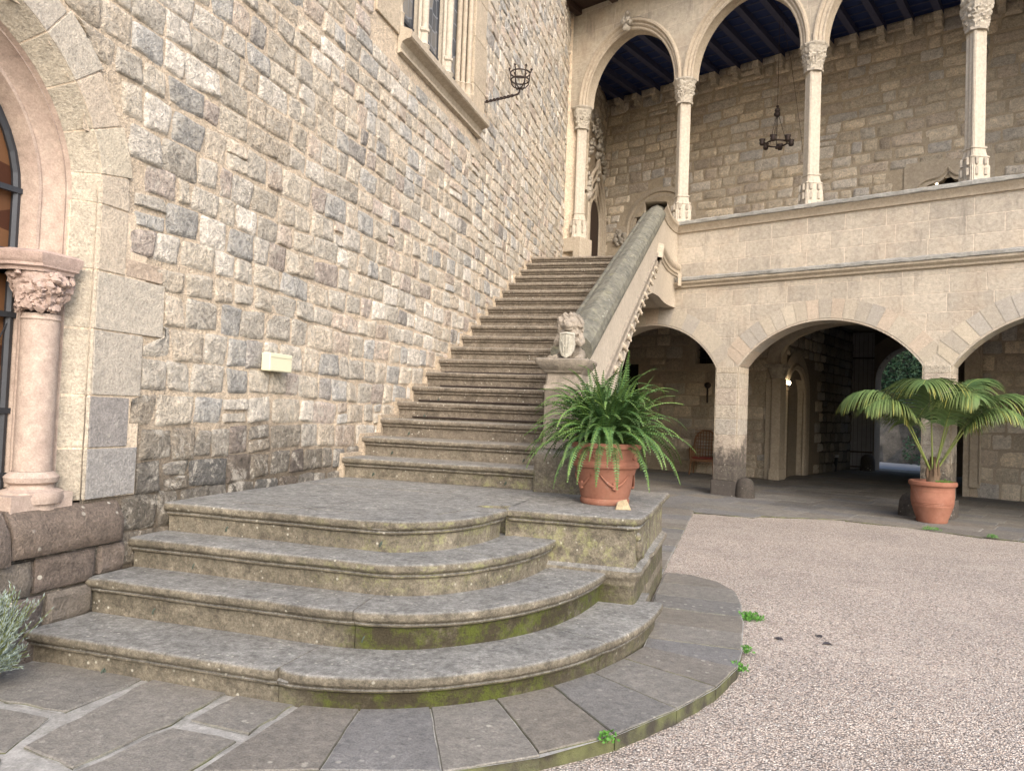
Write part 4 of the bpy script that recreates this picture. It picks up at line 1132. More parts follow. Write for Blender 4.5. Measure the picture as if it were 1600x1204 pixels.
gp(mb.build('passage_spandrel', M['floor'] if False else m_ashlar('dim_ashlar', (.33, .28, .22), (.28, .245, .2), (.2, .17, .13), .6, .3)))
# passage walls: left wall s=-.6, with a pointed-arch door
def PF(u, z, d): return (-.62+d, u, z)
def pl_hole(u, z, hu, hz): return 5.4 < u+hu and u-hu < 7.65 and z < 2.95
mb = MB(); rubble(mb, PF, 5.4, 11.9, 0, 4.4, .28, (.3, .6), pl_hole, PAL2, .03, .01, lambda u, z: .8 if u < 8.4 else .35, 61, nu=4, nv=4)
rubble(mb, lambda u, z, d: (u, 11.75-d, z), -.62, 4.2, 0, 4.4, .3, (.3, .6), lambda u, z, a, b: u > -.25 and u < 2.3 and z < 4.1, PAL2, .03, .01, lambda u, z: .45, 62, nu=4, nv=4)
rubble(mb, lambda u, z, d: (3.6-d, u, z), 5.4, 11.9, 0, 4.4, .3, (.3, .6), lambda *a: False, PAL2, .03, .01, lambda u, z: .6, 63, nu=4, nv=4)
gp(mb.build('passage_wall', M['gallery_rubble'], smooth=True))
mb = MB()
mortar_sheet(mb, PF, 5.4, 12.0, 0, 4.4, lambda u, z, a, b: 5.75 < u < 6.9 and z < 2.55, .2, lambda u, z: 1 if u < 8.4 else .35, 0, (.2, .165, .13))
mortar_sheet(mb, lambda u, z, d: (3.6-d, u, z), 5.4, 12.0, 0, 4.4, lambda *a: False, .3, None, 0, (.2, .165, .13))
EXC, EXW, EXS = 1.03, 1.06, 2.75
mortar_sheet(mb, lambda u, z, d: (u, 11.75-d, z), -.62, 4.2, 0, 4.4, lambda u, z, a, b: abs(u-EXC) < EXW+.05 and (z < EXS or math.hypot((u-EXC)/EXW, (z-EXS)/1.05) < 1.03), .1, None, 0, (.12, .10, .08))
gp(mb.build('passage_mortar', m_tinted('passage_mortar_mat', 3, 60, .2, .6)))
mb = MB()   # exit arch ring
for (r0, r1, y0, y1) in ((0, .45, 11.60, 11.52), (0, .0, 11.6, 12.3)):
    A_ = []; B_ = []
    for i in range(25):
        a = pi*i/24; A_.append((EXC+(EXW+r0)*cos(a), y0, EXS+(1.05+r0)*sin(a))); B_.append((EXC+(EXW+r1)*cos(a), y1, EXS+(1.05+r1)*sin(a)))
    A_ = [(EXC+EXW+r0, y0, 0)]+A_+[(EXC-EXW-r0, y0, 0)]; B_ = [(EXC+EXW+r1, y1, 0)]+B_+[(EXC-EXW-r1, y1, 0)]
    mb.grid([A_, B_], (.20, .17, .14))
gp(mb.build('exit_arch', M['arch']))
pd = empty('passage_door', (-.6, 6.2, 0)); pd.parent = gb
mb = MB()
def pdp(hw, dx): 
    pts = [(dx, -hw, 0), (dx, -hw, 1.9)]
    for i in range(17):
        a = pi-pi*i/16; pts.append((dx, hw*cos(a), 2.0+.62*hw/.55*sin(a)*(1+.0*i)))
    return pts+[(dx, hw, 1.9), (dx, hw, 0)]
mb.grid([pdp(1.05, .02), pdp(.80, .03), pdp(.80, -.02), pdp(.74, .05), pdp(.66, .03), pdp(.60, -.12), pdp(.55, -.30)])
mb.build('frame', M['mould'], pd, smooth='auto')
mb = MB(); mb.poly([(-.25, y, z) for _, y, z in pdp(.6, 0)]); mb.build('door_leaf', M['dark'], pd)
gl = empty('gate_leaf', (-.38, 11.35, 0), radians(14)); gl.parent = gb
mb = MB(); mb.box(-.36, .36, -.04, .04, .05, 4.2); mb.build('boards', plain('grey_gate_wood', (.24, .235, .25), .8, vs=9), gl)
mb = MB()
for i in range(6):
    mb.box(-.305+i*.12, -.295+i*.12, -.052, -.04, .1, 4.15)
for z in (.1, .55, 2.0, 3.4): mb.box(-.36, .36, -.052, -.04, z, z+.05)
mb.build('iron_straps', M['iron'], gl)
mb = MB(); mb.box(-.75, -.60, 10.9, 11.75, 0, 4.3); gp(mb.build('dark_pier', M['dark'])) if False else None
# ends that close the gallery against stray sky
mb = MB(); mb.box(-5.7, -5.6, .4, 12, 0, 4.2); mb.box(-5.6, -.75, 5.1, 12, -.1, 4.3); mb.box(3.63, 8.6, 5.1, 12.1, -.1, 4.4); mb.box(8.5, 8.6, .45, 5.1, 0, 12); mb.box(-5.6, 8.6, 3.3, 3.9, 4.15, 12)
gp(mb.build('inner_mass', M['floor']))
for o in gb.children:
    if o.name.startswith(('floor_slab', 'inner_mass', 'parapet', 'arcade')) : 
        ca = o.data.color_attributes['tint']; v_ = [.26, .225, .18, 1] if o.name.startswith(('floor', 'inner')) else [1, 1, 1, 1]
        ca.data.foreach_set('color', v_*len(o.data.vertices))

# ================================================================== STAIRCASE
sc = empty('stone_staircase', (1.5, 5, 0), 0, 'long worn grey stone stairway with curved moss stained bottom steps climbing along the rubble wall', 'staircase')
def sp_(o, par=None):
    o.parent = par or sc; o.matrix_parent_inverse = Matrix.Translation(-sc.location); return o
def step_path(x0, xs, y0, xe, ye, n=34):
    pts = []; k = int((xs-x0)/.05)
    for i in range(k): pts.append(((lerp(x0, xs, i/k), y0, 0), (0, -1, 0)))
    a, b = xe-xs, ye-y0
    for i in range(n+1):
        ph = -pi/2+pi/2*i/n; x, y = xs+a*cos(ph), ye+b*sin(ph); nx, ny = cos(ph)/a, sin(ph)/b; L_ = math.hypot(nx, ny); pts.append(((x, y, 0), (nx/L_, ny/L_, 0)))
    return pts
NOSE = [(-.02, 0), (-.010, -.002), (-.003, -.008), (0, -.018), (0, -.034), (-.006, -.046), (-.018, -.053), (-.030, -.055), (-.032, -.062), (-.026, -.068), (-.028, -.076), (-.042, -.082), (-.050, -.088)]
LOWS = [(.02, 1.50, 2.995, 3.05, 5.05, .20, .0, .41), (.02, 1.58, 3.365, 2.70, 5.0, .395, .20, .37), (.02, 1.60, 3.66, 2.35, 4.93, .575, .395, .31), (.02, 1.48, 3.935, 2.02, 4.86, .755, .575, .26)]
for k, (x0, xs, y0, xe, ye, z, zb_, inn) in enumerate(LOWS):
    path = step_path(x0, xs, y0, xe, ye)
    prof = [(-inn, 0)]+[(-inn*(1-q/6), 0) for q in range(1, 6)]+NOSE+[(-.052, -.12), (-.054, -.15), (-.054, zb_-z-.01)]
    cutat = (32, 33, 50, 58)[k]; splits = [(0, cutat), (cutat, len(path)-1)]
    if k == 0: splits = [(0, 29), (29, 52), (52, len(path)-1)]
    for si, (a, b) in enumerate(splits):
        mb = MB(); seg = path[a:b+1]; seg = list(seg)
        # tiny open joint
        if si: 
            p0, p1 = Vector(seg[0][0]), Vector(seg[1][0]); seg[0] = (tuple(p0+(p1-p0).normalized()*.004), seg[0][1])
        rows = []
        for i, (p, n) in enumerate(seg):
            p = Vector(p); n = Vector(n); row = []
            endk = 0
            if si and i == 0: endk = .012
            if len(splits) > si+1 and i == len(seg)-1: endk = .012
            for (o_, u_) in prof:
                chip = 0
                if u_ > -.05 and o_ > -.03:
                    chip = max(0, nz(p.x*3+k*9, p.y*3, 2)-.30)*.07
                    if k == 0 and si == 1 and i < 2: chip += .03*(2-i)/2
                q = p+n*(o_-chip-endk*(o_ > -.04)); zz = z+u_+.004*nz(q.x*2, q.y*2, k)-(.005*(o_ < -.05)*0)
                q = Vector((q.x, q.y, zz))+n*.004*nz(q.x*9, q.y*9, zz*12)
                row.append(q)
            rows.append(row)
        mb.grid([[r[j] for r in rows] for j in range(len(prof))] if False else rows)
        mb.poly(rows[0]); mb.poly(rows[-1][::-1])
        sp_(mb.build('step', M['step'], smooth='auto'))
# fill below and behind the treads
mb = MB()
for k, (x0, xs, y0, xe, ye, z, zb_, inn) in enumerate(LOWS[:3]):
    P_ = [p for p, n in step_path(x0+.0, xs, y0+.12, xe-.12, ye)]
    mb.prism([(x, y, -.05) for x, y, _ in P_]+[(xe-.12, 5.3, -.05), (x0, 5.3, -.05)], (0, 0, z+.05-.006))
sp_(mb.build('core', M['step']))
# landing slabs
x0, xs, y0, xe, ye = .0, 1.48, 3.935+.25, 2.02-.25, 4.86
lp = [(p[0], p[1]) for p, n in step_path(.0, 1.48, 4.18, 1.79, 4.90, 14)]+[(1.79, 4.93), (2.0, 5.05), (2.0, 6.3), (0, 6.3)]
cutsL = [((0, 4.9), (.03, 1)), ((0, 5.52), (-.02, 1))]
bands = []
def halfcut(polys, p, n):
    out = []
    for q in polys:
        a = clip(q, p, n); b = clip(q, p, (-n[0], -n[1]))
        for r_ in (a, b):
            if len(r_) > 2 and area(r_) > .001: out.append(r_)
    return out
ps = halfcut([lp], (0, 4.82), (.02, 1)); ps2 = []
for q in ps:
    cy_ = sum(p[1] for p in q)/len(q)
    ps2 += halfcut([q], (.95 if cy_ < 4.8 else 1.3, 5), (1, .02))
ps3 = []
for q in ps2:
    cy_ = sum(p[1] for p in q)/len(q)
    ps3 += halfcut([q], (0, 5.5), (.01, 1)) if cy_ > 5 else [q]
mb = MB()
for i, q in enumerate(ps3):
    zz = .7545+.001*(i % 3); inn_ = [(x, y, zz) for x, y in q]; b = len(mb.v)
    q2 = subdiv_edge(q, .1, .0015, i); mb.poly([(x, y, zz) for x, y in q2])
    mb.grid([[(x, y, zz) for x, y in q2]+[(q2[0][0], q2[0][1], zz)], [(x, y, zz-.05) for x, y in q2]+[(q2[0][0], q2[0][1], zz-.05)]])
sp_(mb.build('landing', M['step']))
mb = MB(); mb.prism([(x, y, .3) for x, y in lp], (0, 0, .435)); mb.box(0, 2.0, 5.0, 6.3, -.05, .70); sp_(mb.build('landing_core', M['step']))
# plinth block with moulded top
def rect_path(x0, x1, y0, y1, r=.095):
    pts = []
    def seg(a, b, n, k):
        for i in range(k): pts.append(((lerp(a[0], b[0], i/k), lerp(a[1], b[1], i/k), 0), n))
    seg((x0, y0), (x1-r, y0), (0, -1, 0), 22)
    for i in range(7):
        a = -pi/2+pi/2*i/6; pts.append(((x1-r+r*cos(a), y0+r+r*sin(a), 0), (cos(a), sin(a), 0)))
    seg((x1, y0+r), (x1, y1), (1, 0, 0), 34); pts.append(((x1, y1, 0), (1, 0, 0)))
    return pts
mb = MB(); path = rect_path(2.02, 2.925, 4.855, 6.68)
rows = []
for p, n in path:
    p, n = Vector(p), Vector(n); row = []
    for (o_, u_) in [(-.09, -.001), (-.045, 0)]+NOSE+[(-.055, -.13), (-.055, -.20), (-.055, -.27), (-.055, -.325), (-.035, -.34), (-.015, -.345), (-.006, -.365), (-.012, -.385), (-.03, -.40), (-.045, -.42), (-.045, -.5), (-.045, -.6), (-.04, -.76)]:
        q = p+n*o_; zz = .757+u_; chip = max(0, nz(q.x*4+3, q.y*4, zz*3)-.30)*.06 if u_ > -.06 else max(0, nz(q.x*3, q.y*3, zz*5)-.25)*.05
        row.append(Vector((q.x, q.y, zz))+n*(.007*nz(q.x*8, q.y*8, zz*10)-chip))
    rows.append(row)
mb.grid(rows); mb.poly(rows[-1])
sp_(mb.build('plinth_block', M['step'], smooth='auto'))
mb = MB(); mb.box(1.99, 2.868, 4.912, 6.69, -.05, .7555); sp_(mb.build('plinth_core', M['step']))
# carved bracket at the right flank of the block
mb = MB(); mb.ball((2.875, 5.03, .55), .05, 8, sc=(.7, 1, 1.6), amp=.4); mb.ball((2.88, 5.10, .50), .045, 8, sc=(.7, 1.2, 1), amp=.4); mb.ball((2.87, 5.0, .62), .03, 6, amp=.4)
sp_(mb.build('carved_scroll', M['step'], smooth=True))
# main flight
ST0 = (6.09, .941); DY, DZ = 6.517/18, 3.184/18
random.seed(77)
for k in range(19):
    y, z = ST0[0]+k*DY, ST0[1]+k*DZ; xr = 1.87; xl = .05+wx(y)
    mb = MB(); rows = []; n = int((xr-xl)/.035)
    prof = [(-.42, 0), (-.3, 0), (-.18, 0), (-.08, 0)]+NOSE+[(-.052, -.12), (-.054, -DZ-.006)]
    js = random.uniform(.4, 1.6)
    for i in range(n+1):
        x = lerp(xl, xr, i/n); row = []
        for (o_, u_) in prof:
            chip = max(0, nz(x*2.2, k*7.1, 1)-.34)*.05 if u_ > -.05 and o_ > -.03 else 0
            if abs(x-js) < .02 and o_ > -.05: chip += .010
            wear = .006*math.exp(-((x-1.0)/.45)**2) if o_ > -.2 and u_ > -.03 else 0
            row.append((x, y-o_+chip+.003*nz(x*9, y*3, u_*20), z+u_+.003*nz(x*2.5, y, k)-wear))
        rows.append(row)
    mb.grid(rows); mb.poly(rows[0]); mb.poly(rows[-1][::-1])
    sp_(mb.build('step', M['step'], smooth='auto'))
# mortar skirting between the steps and the wall
mb = MB(); pts = []
for k in range(19):
    y, z = ST0[0]+k*DY, ST0[1]+k*DZ; mb.box(-.28, .055+wx(y)+.012*nz(k*3.3), y+.02, y+DY+.06, z-DZ*2, z+.035+.02*nz(k*1.7, 4), (.38, .32, .25), jit=.006)
sp_(mb.build('skirting', m_tinted('skirt_mortar', 5, 60, .3, .8)))
# body of the flight with the flying arch underneath
INT = [(6.15, -.05), (7.35, -.05), (7.55, .35), (7.85, .82), (8.25, 1.28), (8.65, 1.63), (9.07, 1.95), (9.55, 2.26), (10.2, 2.64), (10.89, 3.03), (11.2, 3.17), (11.5, 3.27), (12.06, 3.39), (12.93, 3.47), (14.75, 3.52)]
def ipz(tab, y):
    for (a_, za), (b_, zb2) in zip(tab[:-1], tab[1:]):
        if a_ <= y <= b_: return lerp(za, zb2, (y-a_)/(b_-a_))
    return tab[-1][1]
mb = MB(); ys = [6.15+.15*i for i in range(58)]
ups = lambda y: min(3.95, max(.6, -2.035-.30+.4886*y))
rows = [[(-.26, y, ups(y)) for y in ys], [(1.95, y, ups(y)) for y in ys]]
mb.grid(rows); rows = [[(-.26, y, min(ipz(INT, y), ups(y)-.03)) for y in ys], [(1.95, y, min(ipz(INT, y), ups(y)-.03)) for y in ys]]; mb.grid(rows)
sp_(mb.build('flight_body', M['mould']))
mb = MB(); mb.prism([(-.3, 12.75, 3.7), (1.95, 12.75, 3.7), (2.0, 14.66, 3.7), (-.3, 15.75, 3.7)], (0, 0, .40), (.3, .27, .22)); mb.prism([(-.3, 12.7, 4.125), (1.92, 12.7, 4.125), (1.98, 14.7, 4.128), (-.3, 15.8, 4.128)], (0, 0, -.02), (.3, .27, .22)); sp_(mb.build('upper_landing', M['floor']))
# balustrade: solid side wall, flaring out to the gallery at its head
def flx(y):
    return ipz([(6, 2.105), (13.2, 2.105), (13.6, 2.108), (13.9, 2.12), (14.1, 2.138), (14.3, 2.163), (14.5, 2.20), (14.64, 2.25), (14.9, 2.33)], y)
def copz(y): return 1.955+.47*(y-7.02)
ys = [6.3+.12*i for i in range(70) if 6.3+.12*i < 14.5]+[14.58, 14.66]
mb = MB(); T_ = [min(copz(y)+.02, 4.95) for y in ys]; K = 12
outer = [[(flx(y), y, lerp(ipz(INT, y), T_[i], k/K)) for k in range(K+1)] for i, y in enumerate(ys)]
mb.grid(outer); mb.grid([[(flx(y)-.24, y, T_[i]), (flx(y)-.24, y, ipz(INT, y))] for i, y in enumerate(ys)]); mb.grid([[(flx(y)-.24, y, ipz(INT, y)), (flx(y), y, ipz(INT, y))] for y in ys])
sp_(mb.build('balustrade', m_dressed('balustrade_stone', (.40, .35, .285), (.47, .415, .34), 1.4, .22, bstr=.3)))
# coping
CP = [(-.03, -.01), (-.05, .03), (-.052, .075), (-.035, .125), (.0, .15), (.025, .148), (.042, .122), (.058, .125), (.07, .20), (.115, .232), (.17, .252), (.195, .262), (.215, .262), (.235, .250), (.30, .215), (.340, .165), (.352, .09), (.345, .03), (.32, -.012)]
sl_ = sqrt(1+.47**2); uu = Vector((0, -.47/sl_, 1/sl_))
mb = MB(); rows = []
n = 140
for i in range(n+1):
    y = lerp(6.98, 13.30, i/n); p = Vector((1.80, y, copz(y))); row = []
    for (a, b) in CP:
        q = p+Vector((a, 0, 0))+uu*b*.93; g_ = .010*nz(q.x*8, q.y*6, q.z*8)+.007*nz(q.x*22, q.y*20, q.z*20)
        if i in (38, 39, 84, 85): g_ -= .008
        row.append(q+uu*g_+Vector((g_*.6, 0, 0)))
    rows.append(row)
for (f, e) in ((.98, .03), (.90, .06), (.75, .08), (.2, .085)):
    c_ = Vector((1.96, 13.30+e, copz(13.30)+e*.47+.12)); base_ = rows[n]
    rows.append([c_+(v-Vector((1.96, 13.30, copz(13.30)+.12)))*f for v in base_])
mb.grid(rows); mb.poly(rows[0])
sp_(mb.build('coping', M['coping']))
def flank_rows(y0, y1, n, prof, zf):
    rows = []
    for i in range(n+1):
        y = lerp(y0, y1, i/n); e = .01; tx = (flx(y+e)-flx(y-e))/(2*e); L_ = math.hypot(1, tx); nx, ny = 1/L_, -tx/L_
        rows.append([(flx(y)+a*nx, y+a*ny, zf(y)+b) for a, b in prof])
    return rows
mb = MB(); mb.grid(flank_rows(13.05, 14.70, 24, [(-.26, 0), (.003, 0), (.02, .01), (.028, .04), (.045, .06), (.05, .09), (.085, .125), (.09, .17), (.07, .20), (-.1, .21), (-.30, .2), (-.30, 0)], lambda y: 4.94)); sp_(mb.build('curved_coping', M['mould'], smooth='auto'))
# channel, string and leaves on the flank
CHZ = [(7.0, 1.28), (7.95, 1.78), (9.23, 2.43), (10.98, 3.28), (12.29, 3.92), (12.5, 4.05)]
mb = MB(); mb.grid(flank_rows(7.2, 12.45, 60, [(0, -.10), (.02, -.09), (.028, -.05), (.010, -.03), (.012, .05), (.028, .07), (.028, .10), (0, .115)], lambda y: ipz(CHZ, y)))
sp_(mb.build('flank_channel', M['statue'], smooth='auto'))
mb = MB(); rows = []
pf = [(0, -.14), (.02, -.13), (.03, -.09), (.05, -.08), (.055, -.03), (.08, -.01), (.10, .04), (.09, .08), (.0, .10)]
rows = flank_rows(12.42, 14.66, 30, pf, lambda y: 4.25-.30*max(0, (12.75-y)/.33)**1.5)
mb.grid(rows)
mb.box(2.30, 2.36, 14.40, 14.55, 3.9, 4.15)
sp_(mb.build('flank_moulding', M['mould'], smooth='auto'))
for i in range(13):
    mb = MB(); t = i/12; y, z = lerp(8.45, 12.15, t), lerp(1.97, 3.82, t)
    for q in range(3): mb.ball((2.125+.012*q, y+.05*q-.04, z-.03-.02*q), .034-.006*q, 5, amp=.8)
    mb.ball((2.13, y+.10, z-.02), .018, 4, amp=.6)
    sp_(mb.build('carved_leaf', M['mould'], smooth=True))
# newel
nw = empty('newel_post'); nw.parent = sc; nw.location = Vector((2.09, 6.2, .757))-sc.location
def np_(o): o.parent = nw; o.matrix_parent_inverse = Matrix.Translation(-Vector((2.09, 6.2, .757))); return o
def sqprof(mb, cx_, cy_, prof, amp=.004, hy=1.0):
    rows = []
    for (h, z) in prof:
        row = []
        c_ = .10*h
        for (sx, sy) in ((-1, -1), (1, -1), (1, 1), (-1, 1)):
            pass
        P_ = [(-h+c_, -h), (h-c_, -h), (h, -h+c_), (h, h-c_), (h-c_, h), (-h+c_, h), (-h, h-c_), (-h, -h+c_)]
        rows.append([(cx_+x+amp*nz(x*9, y*9, z*9), cy_+y*hy+amp*nz(x*9, z*9, y*9), z) for x, y in P_])
    mb.grid(rows, close=True); mb.poly(rows[-1])
mb = MB(); sqprof(mb, 2.085, 6.27, [(.225, .74), (.222, 1.04), (.215, 1.06), (.20, 1.09), (.19, 1.10), (.185, 1.125), (.18, 1.13)]); np_(mb.build('pedestal', M['step'], smooth='auto'))
mb = MB(); sqprof(mb, 2.08, 6.25, [(.175, 1.12), (.165, 1.16), (.16, 1.165), (.16, 1.6), (.172, 1.615), (.17, 1.64), (.155, 1.65), (.15, 1.74), (.17, 1.77)]); np_(mb.build('shaft', M['statue'], smooth='auto'))
mb = MB(); sqprof(mb, 2.075, 6.23, [(.165, 1.755), (.175, 1.775), (.195, 1.79), (.20, 1.80), (.225, 1.835), (.228, 1.86), (.215, 1.868)]); np_(mb.build('cap', M['statue'], smooth='auto'))
# eyelets for stair rods and a few rods
random.seed(5)
mb_e = None
EY = [(.50, 3.05, .03), (1.86, 3.14, .03), (.45, 3.43, .23), (1.72, 3.45, .23), (.45, 3.73, .42), (1.66, 3.74, .42), (.46, 4.0, .60), (1.52, 4.0, .60)]
for k in range(5):
    y, z = ST0[0]+k*DY+.05, ST0[1]+(k-1)*DZ+.02; EY += [(.35, y, z), (1.65 if k else 1.6, y, z)]
for (x, y, z) in EY:
    mb = MB(); ring = [(x+.0, y-.012, z+.018)]
    mb.tube([(x+.006*sin(a), y-.014+.012*cos(a)*.6, z+.016+.015*sin(a)*1.0) for a in [2*pi*i/10 for i in range(10)]], .004, 5, closed=True)
    mb.ball((x, y-.002, z+.016), .009, 4)
    sp_(mb.build('eyelet', plain('aged_brass', (.10, .13, .11), .6, .5) if 'brass' not in M else M['brass']))
for k in range(3, 7):
    y, z = ST0[0]+k*DY, ST0[1]+(k-1)*DZ; mb = MB(); mb.tube([(.12+.1*(k % 2), y+.035, z+.022), (1.9, y+.035, z+.022)], .009, 6); sp_(mb.build('stair_rod', M['iron']))

# ================================================================== COURT SIDES out of view (what encloses the court)
def side_wall(name, pts, h, label):
    mb = MB(); (ax, ay), (bx, by) = pts; L_ = math.hypot(bx-ax, by-ay); nx, ny = -(by-ay)/L_, (bx-ax)/L_
    mb.prism([(ax, ay, -.1), (bx, by, -.1), (bx, by, h), (ax, ay, h)], (nx*.6, ny*.6, 0), (.42, .36, .29)); return tag(mb.build(name, M['arch']), label, 'wall')

# ================================================================== OBJECTS
def R3(ax, a): return Matrix.Rotation(a, 3, ax)
# ---- seated lion with shield on the newel
ln = empty('lion_statue', (2.10, 6.22, 1.865), 0, 'weathered carved stone lion holding a pale shield on the newel post of the stairs', 'statue')
mb = MB()
B_ = lambda c, r, sc=(1, 1, 1), amp=.15, rot=None: mb.ball(c, r, 9, sc=sc, amp=amp, rot=rot)
B_((0, .03, .12), .085, (1.05, 1.0, 1.45)); B_((0, .09, .06), .085, (1.15, 1.1, .9)); B_((-.075, .07, .05), .05, (.9, 1.5, 1)); B_((.075, .07, .05), .05, (.9, 1.5, 1))
B_((0, -.01, .22), .075, (1.1, 1, 1.1)); B_((0, -.035, .30), .072, (1.15, 1.0, .9), .2)
B_((0, -.095, .285), .036, (1.1, 1.0, .85), .1); B_((0, -.085, .255), .03, (1.2, .9, .6), .1)
B_((-.033, -.09, .315), .016, amp=0); B_((.033, -.09, .315), .016, amp=0)
B_((-.065, -.02, .36), .024, (1, .8, 1.2)); B_((.065, -.02, .36), .024, (1, .8, 1.2))
random.seed(12)
for i in range(54):     # mane locks
    a = random.uniform(0, 2*pi); el = random.uniform(-.9, 1.25); d = Vector((cos(a)*cos(el), sin(a)*cos(el), sin(el)))
    if d.y < -.62 and d.z < .55: continue
    B_(Vector((0, -.01, .29))+Vector((d.x*.095, d.y*.085, d.z*.085)), random.uniform(.016, .03), (1, 1, 1.35), .7)
for sx in (-1, 1):
    mb.tube([(sx*.075, -.0, .22), (sx*.105, -.03, .15), (sx*.10, -.075, .13), (sx*.075, -.105, .165)], [.038, .034, .028, .022], 9)
    for q in range(4): mb.tube([(sx*(.085-.006*q), -.098, .172-.016*q), (sx*(.065-.004*q), -.125, .176-.017*q), (sx*.046, -.124, .172-.016*q)], [.010, .0095, .006], 6)
    mb.tube([(sx*.07, .05, .03), (sx*.10, -.04, .02), (sx*.10, -.12, .015)], [.036, .03, .024], 8)
    for q in range(3): B_((sx*.10+.018*(q-1), -.145, .012), .014, (1, 1.4, .8), 0)
mb.tube([(-.05, .14, .03), (-.12, .10, .02), (-.16, 0, .015), (-.15, -.09, .018)], [.022, .018, .014, .02], 7)
mb.build('body', M['statue'], ln, remesh=.005)
mb = MB()
sh = [(-.062, .215), (-.066, .12), (-.058, .07), (-.035, .03), (0, .012), (.035, .03), (.058, .07), (.066, .12), (.062, .215), (0, .222)]
def shp(s, y, dz=.12): return [(x*s, y-.03*(1-(x*s/.07)**2), (z-dz)*s+dz) for x, z in sh]
mb.grid([shp(1.02, -.095), shp(1.06, -.115), shp(1.02, -.128), shp(.90, -.130), shp(.86, -.121)], close=True); mb.poly(shp(.86, -.121)); mb.poly(shp(1.02, -.095)[::-1])
for (a, b) in (((-.03, .19), (-.02, .06)), ((0, .20), (0, .03)), ((.03, .19), (.02, .06)), ((-.045, .16), (-.01, .10)), ((.045, .16), (.01, .10))):
    mb.tube([(a[0], -.157, a[1]), (b[0], -.157, b[1])], .0045, 5)
mb.build('shield', M['shield'], ln)

# ---- terracotta pot with festoon
def mk_pot_fern(loc):
    r = empty('terracotta_pot', loc, 0, 'large orange terracotta urn with festoon relief on the stair plinth, holding the fern', 'pot')
    mb = MB(); P_ = [(.0, 0), (.165, 0), (.172, .012), (.172, .035), (.165, .045), (.172, .06), (.195, .18), (.212, .255), (.216, .265), (.232, .275), (.236, .295), (.228, .312), (.218, .32), (.226, .38), (.230, .405), (.243, .415), (.246, .435), (.24, .45), (.225, .452), (.215, .44), (.21, .40), (.0, .39)]
    P_ = [(a*1.06, b) for a, b in P_]
    mb.lathe(P_, k=64); mb.build('body', M['terra'], r, smooth='auto')
    for a0 in (-2.4, -1.05, .3, 1.65, 2.9):
        mb = MB(); pts = []
        for i in range(17):
            t = i/16; a = a0+(t-.5)*1.05; z = .225-.085*sin(pi*t); rr = (lerp(.172, .212, (z-.06)/.195))*1.06+.006; pts.append((rr*cos(a), rr*sin(a), z))
        mb.tube(pts, [.004+.007*sin(pi*i/16) for i in range(17)], 7)
        z = .14; rr = .205
        for q in range(6):
            aa = a0+.06*cos(q); mb.ball((rr*cos(aa), rr*sin(aa), z+.018*sin(q)), .014, 4, amp=.4)
        mb.build('festoon', M['terra'], r, smooth=True)
        for (da, z, rr) in ((.0, .36, .238), (.67, .36, .238)):
            mb = MB()
            aa = a0+da
            for q in range(5): mb.ball((rr*cos(aa+.05*cos(q*1.26)), rr*sin(aa+.05*cos(q*1.26)), z+.014*sin(q*1.26)), .013, 4, amp=.3)
            mb.ball((rr*cos(aa), rr*sin(aa), z), .012, 4); mb.build('rosette', M['terra'], r, smooth=True)
    mb = MB(); mb.lathe([(0, .405), (.225, .40)], k=20); mb.build('soil', M['earth'], r)
    return r
mk_pot_fern((2.545, 5.60, .757))
# ---- Boston fern
fr = empty('boston_fern', (2.545, 5.60, 1.16), 0, 'lush green fern with long arching fronds spilling from the ornate terracotta urn', 'plant')
def frond(mb, az, el, L, droop, wid, npin, tint, twist=0, start=(0, 0, 0)):
    p = Vector(start); d = Vector((cos(az)*cos(el), sin(az)*cos(el), sin(el))); n = npin; st = L/n; side0 = Vector((-sin(az), cos(az), 0))
    pts = []
    for i in range(n+1):
        t = i/n; pts.append((p.copy(), d.copy(), t)); p = p+d*st
        d = (d+Vector((0, 0, -1))*droop*st*(.5+1.6*t)+side0*twist*st).normalized()
        if d.z < -.93: d.z = -.93; d.normalize()
    mb.tube([q[0] for q in pts][::3], .0028, 3, shade((1.2, 1.0, .6), tint))
    for (q, dd, t) in pts[2:]:
        w_ = wid*(min(1, t*7+.25))*(1-t**2.4*.85); side = dd.cross(Vector((0, 0, 1)))
        if side.length < .05: side = side0
        side.normalize(); up = side.cross(dd).normalized()
        for s_ in (-1, 1):
            tip = q+side*s_*w_*random.uniform(.85, 1.08)+dd*w_*.22-up*w_*random.uniform(.05, .35)+Vector((0, 0, -w_*.15))
            b1 = q-dd*st*.20; b2 = q+dd*st*.20; mid = (q+tip)/2+up*w_*.05
            c = shade((1, 1, 1), tint*random.uniform(.7, 1.3)); c = (c[0]*(1+1.1*max(0, t-.75)), c[1], c[2])
            i0 = mb.vert(b1, c); i1 = mb.vert(mid-dd*st*.30, c); i2 = mb.vert(tip, c); i3 = mb.vert(mid+dd*st*.34, c); i4 = mb.vert(b2, c)
            mb.f.append((i0, i1, i3, i4)); mb.f.append((i1, i2, i3))
random.seed(100)
mbs = []
for i in range(380):
    r_ = random.random(); az = random.uniform(0, 2*pi); el = radians(random.choice((random.uniform(20, 50), random.uniform(35, 75), random.uniform(55, 89), random.uniform(55, 89))))
    L_ = random.uniform(.34, .62)*(1.05 if el < 1 else 1.12); mb = MB()
    tint = random.choice((.6, .85, 1.0, 1.2, 1.5)); 
    a_ = random.uniform(.0, .13)
    frond(mb, az, el, L_, random.uniform(2.2, 4.2) if el < 1 else random.uniform(1.6, 4.2), random.uniform(.034, .046), int(L_/.0185), tint, random.uniform(-1.2, 1.2), (cos(az)*a_, sin(az)*a_, random.uniform(.0, .09)))
    mbs.append(mb)
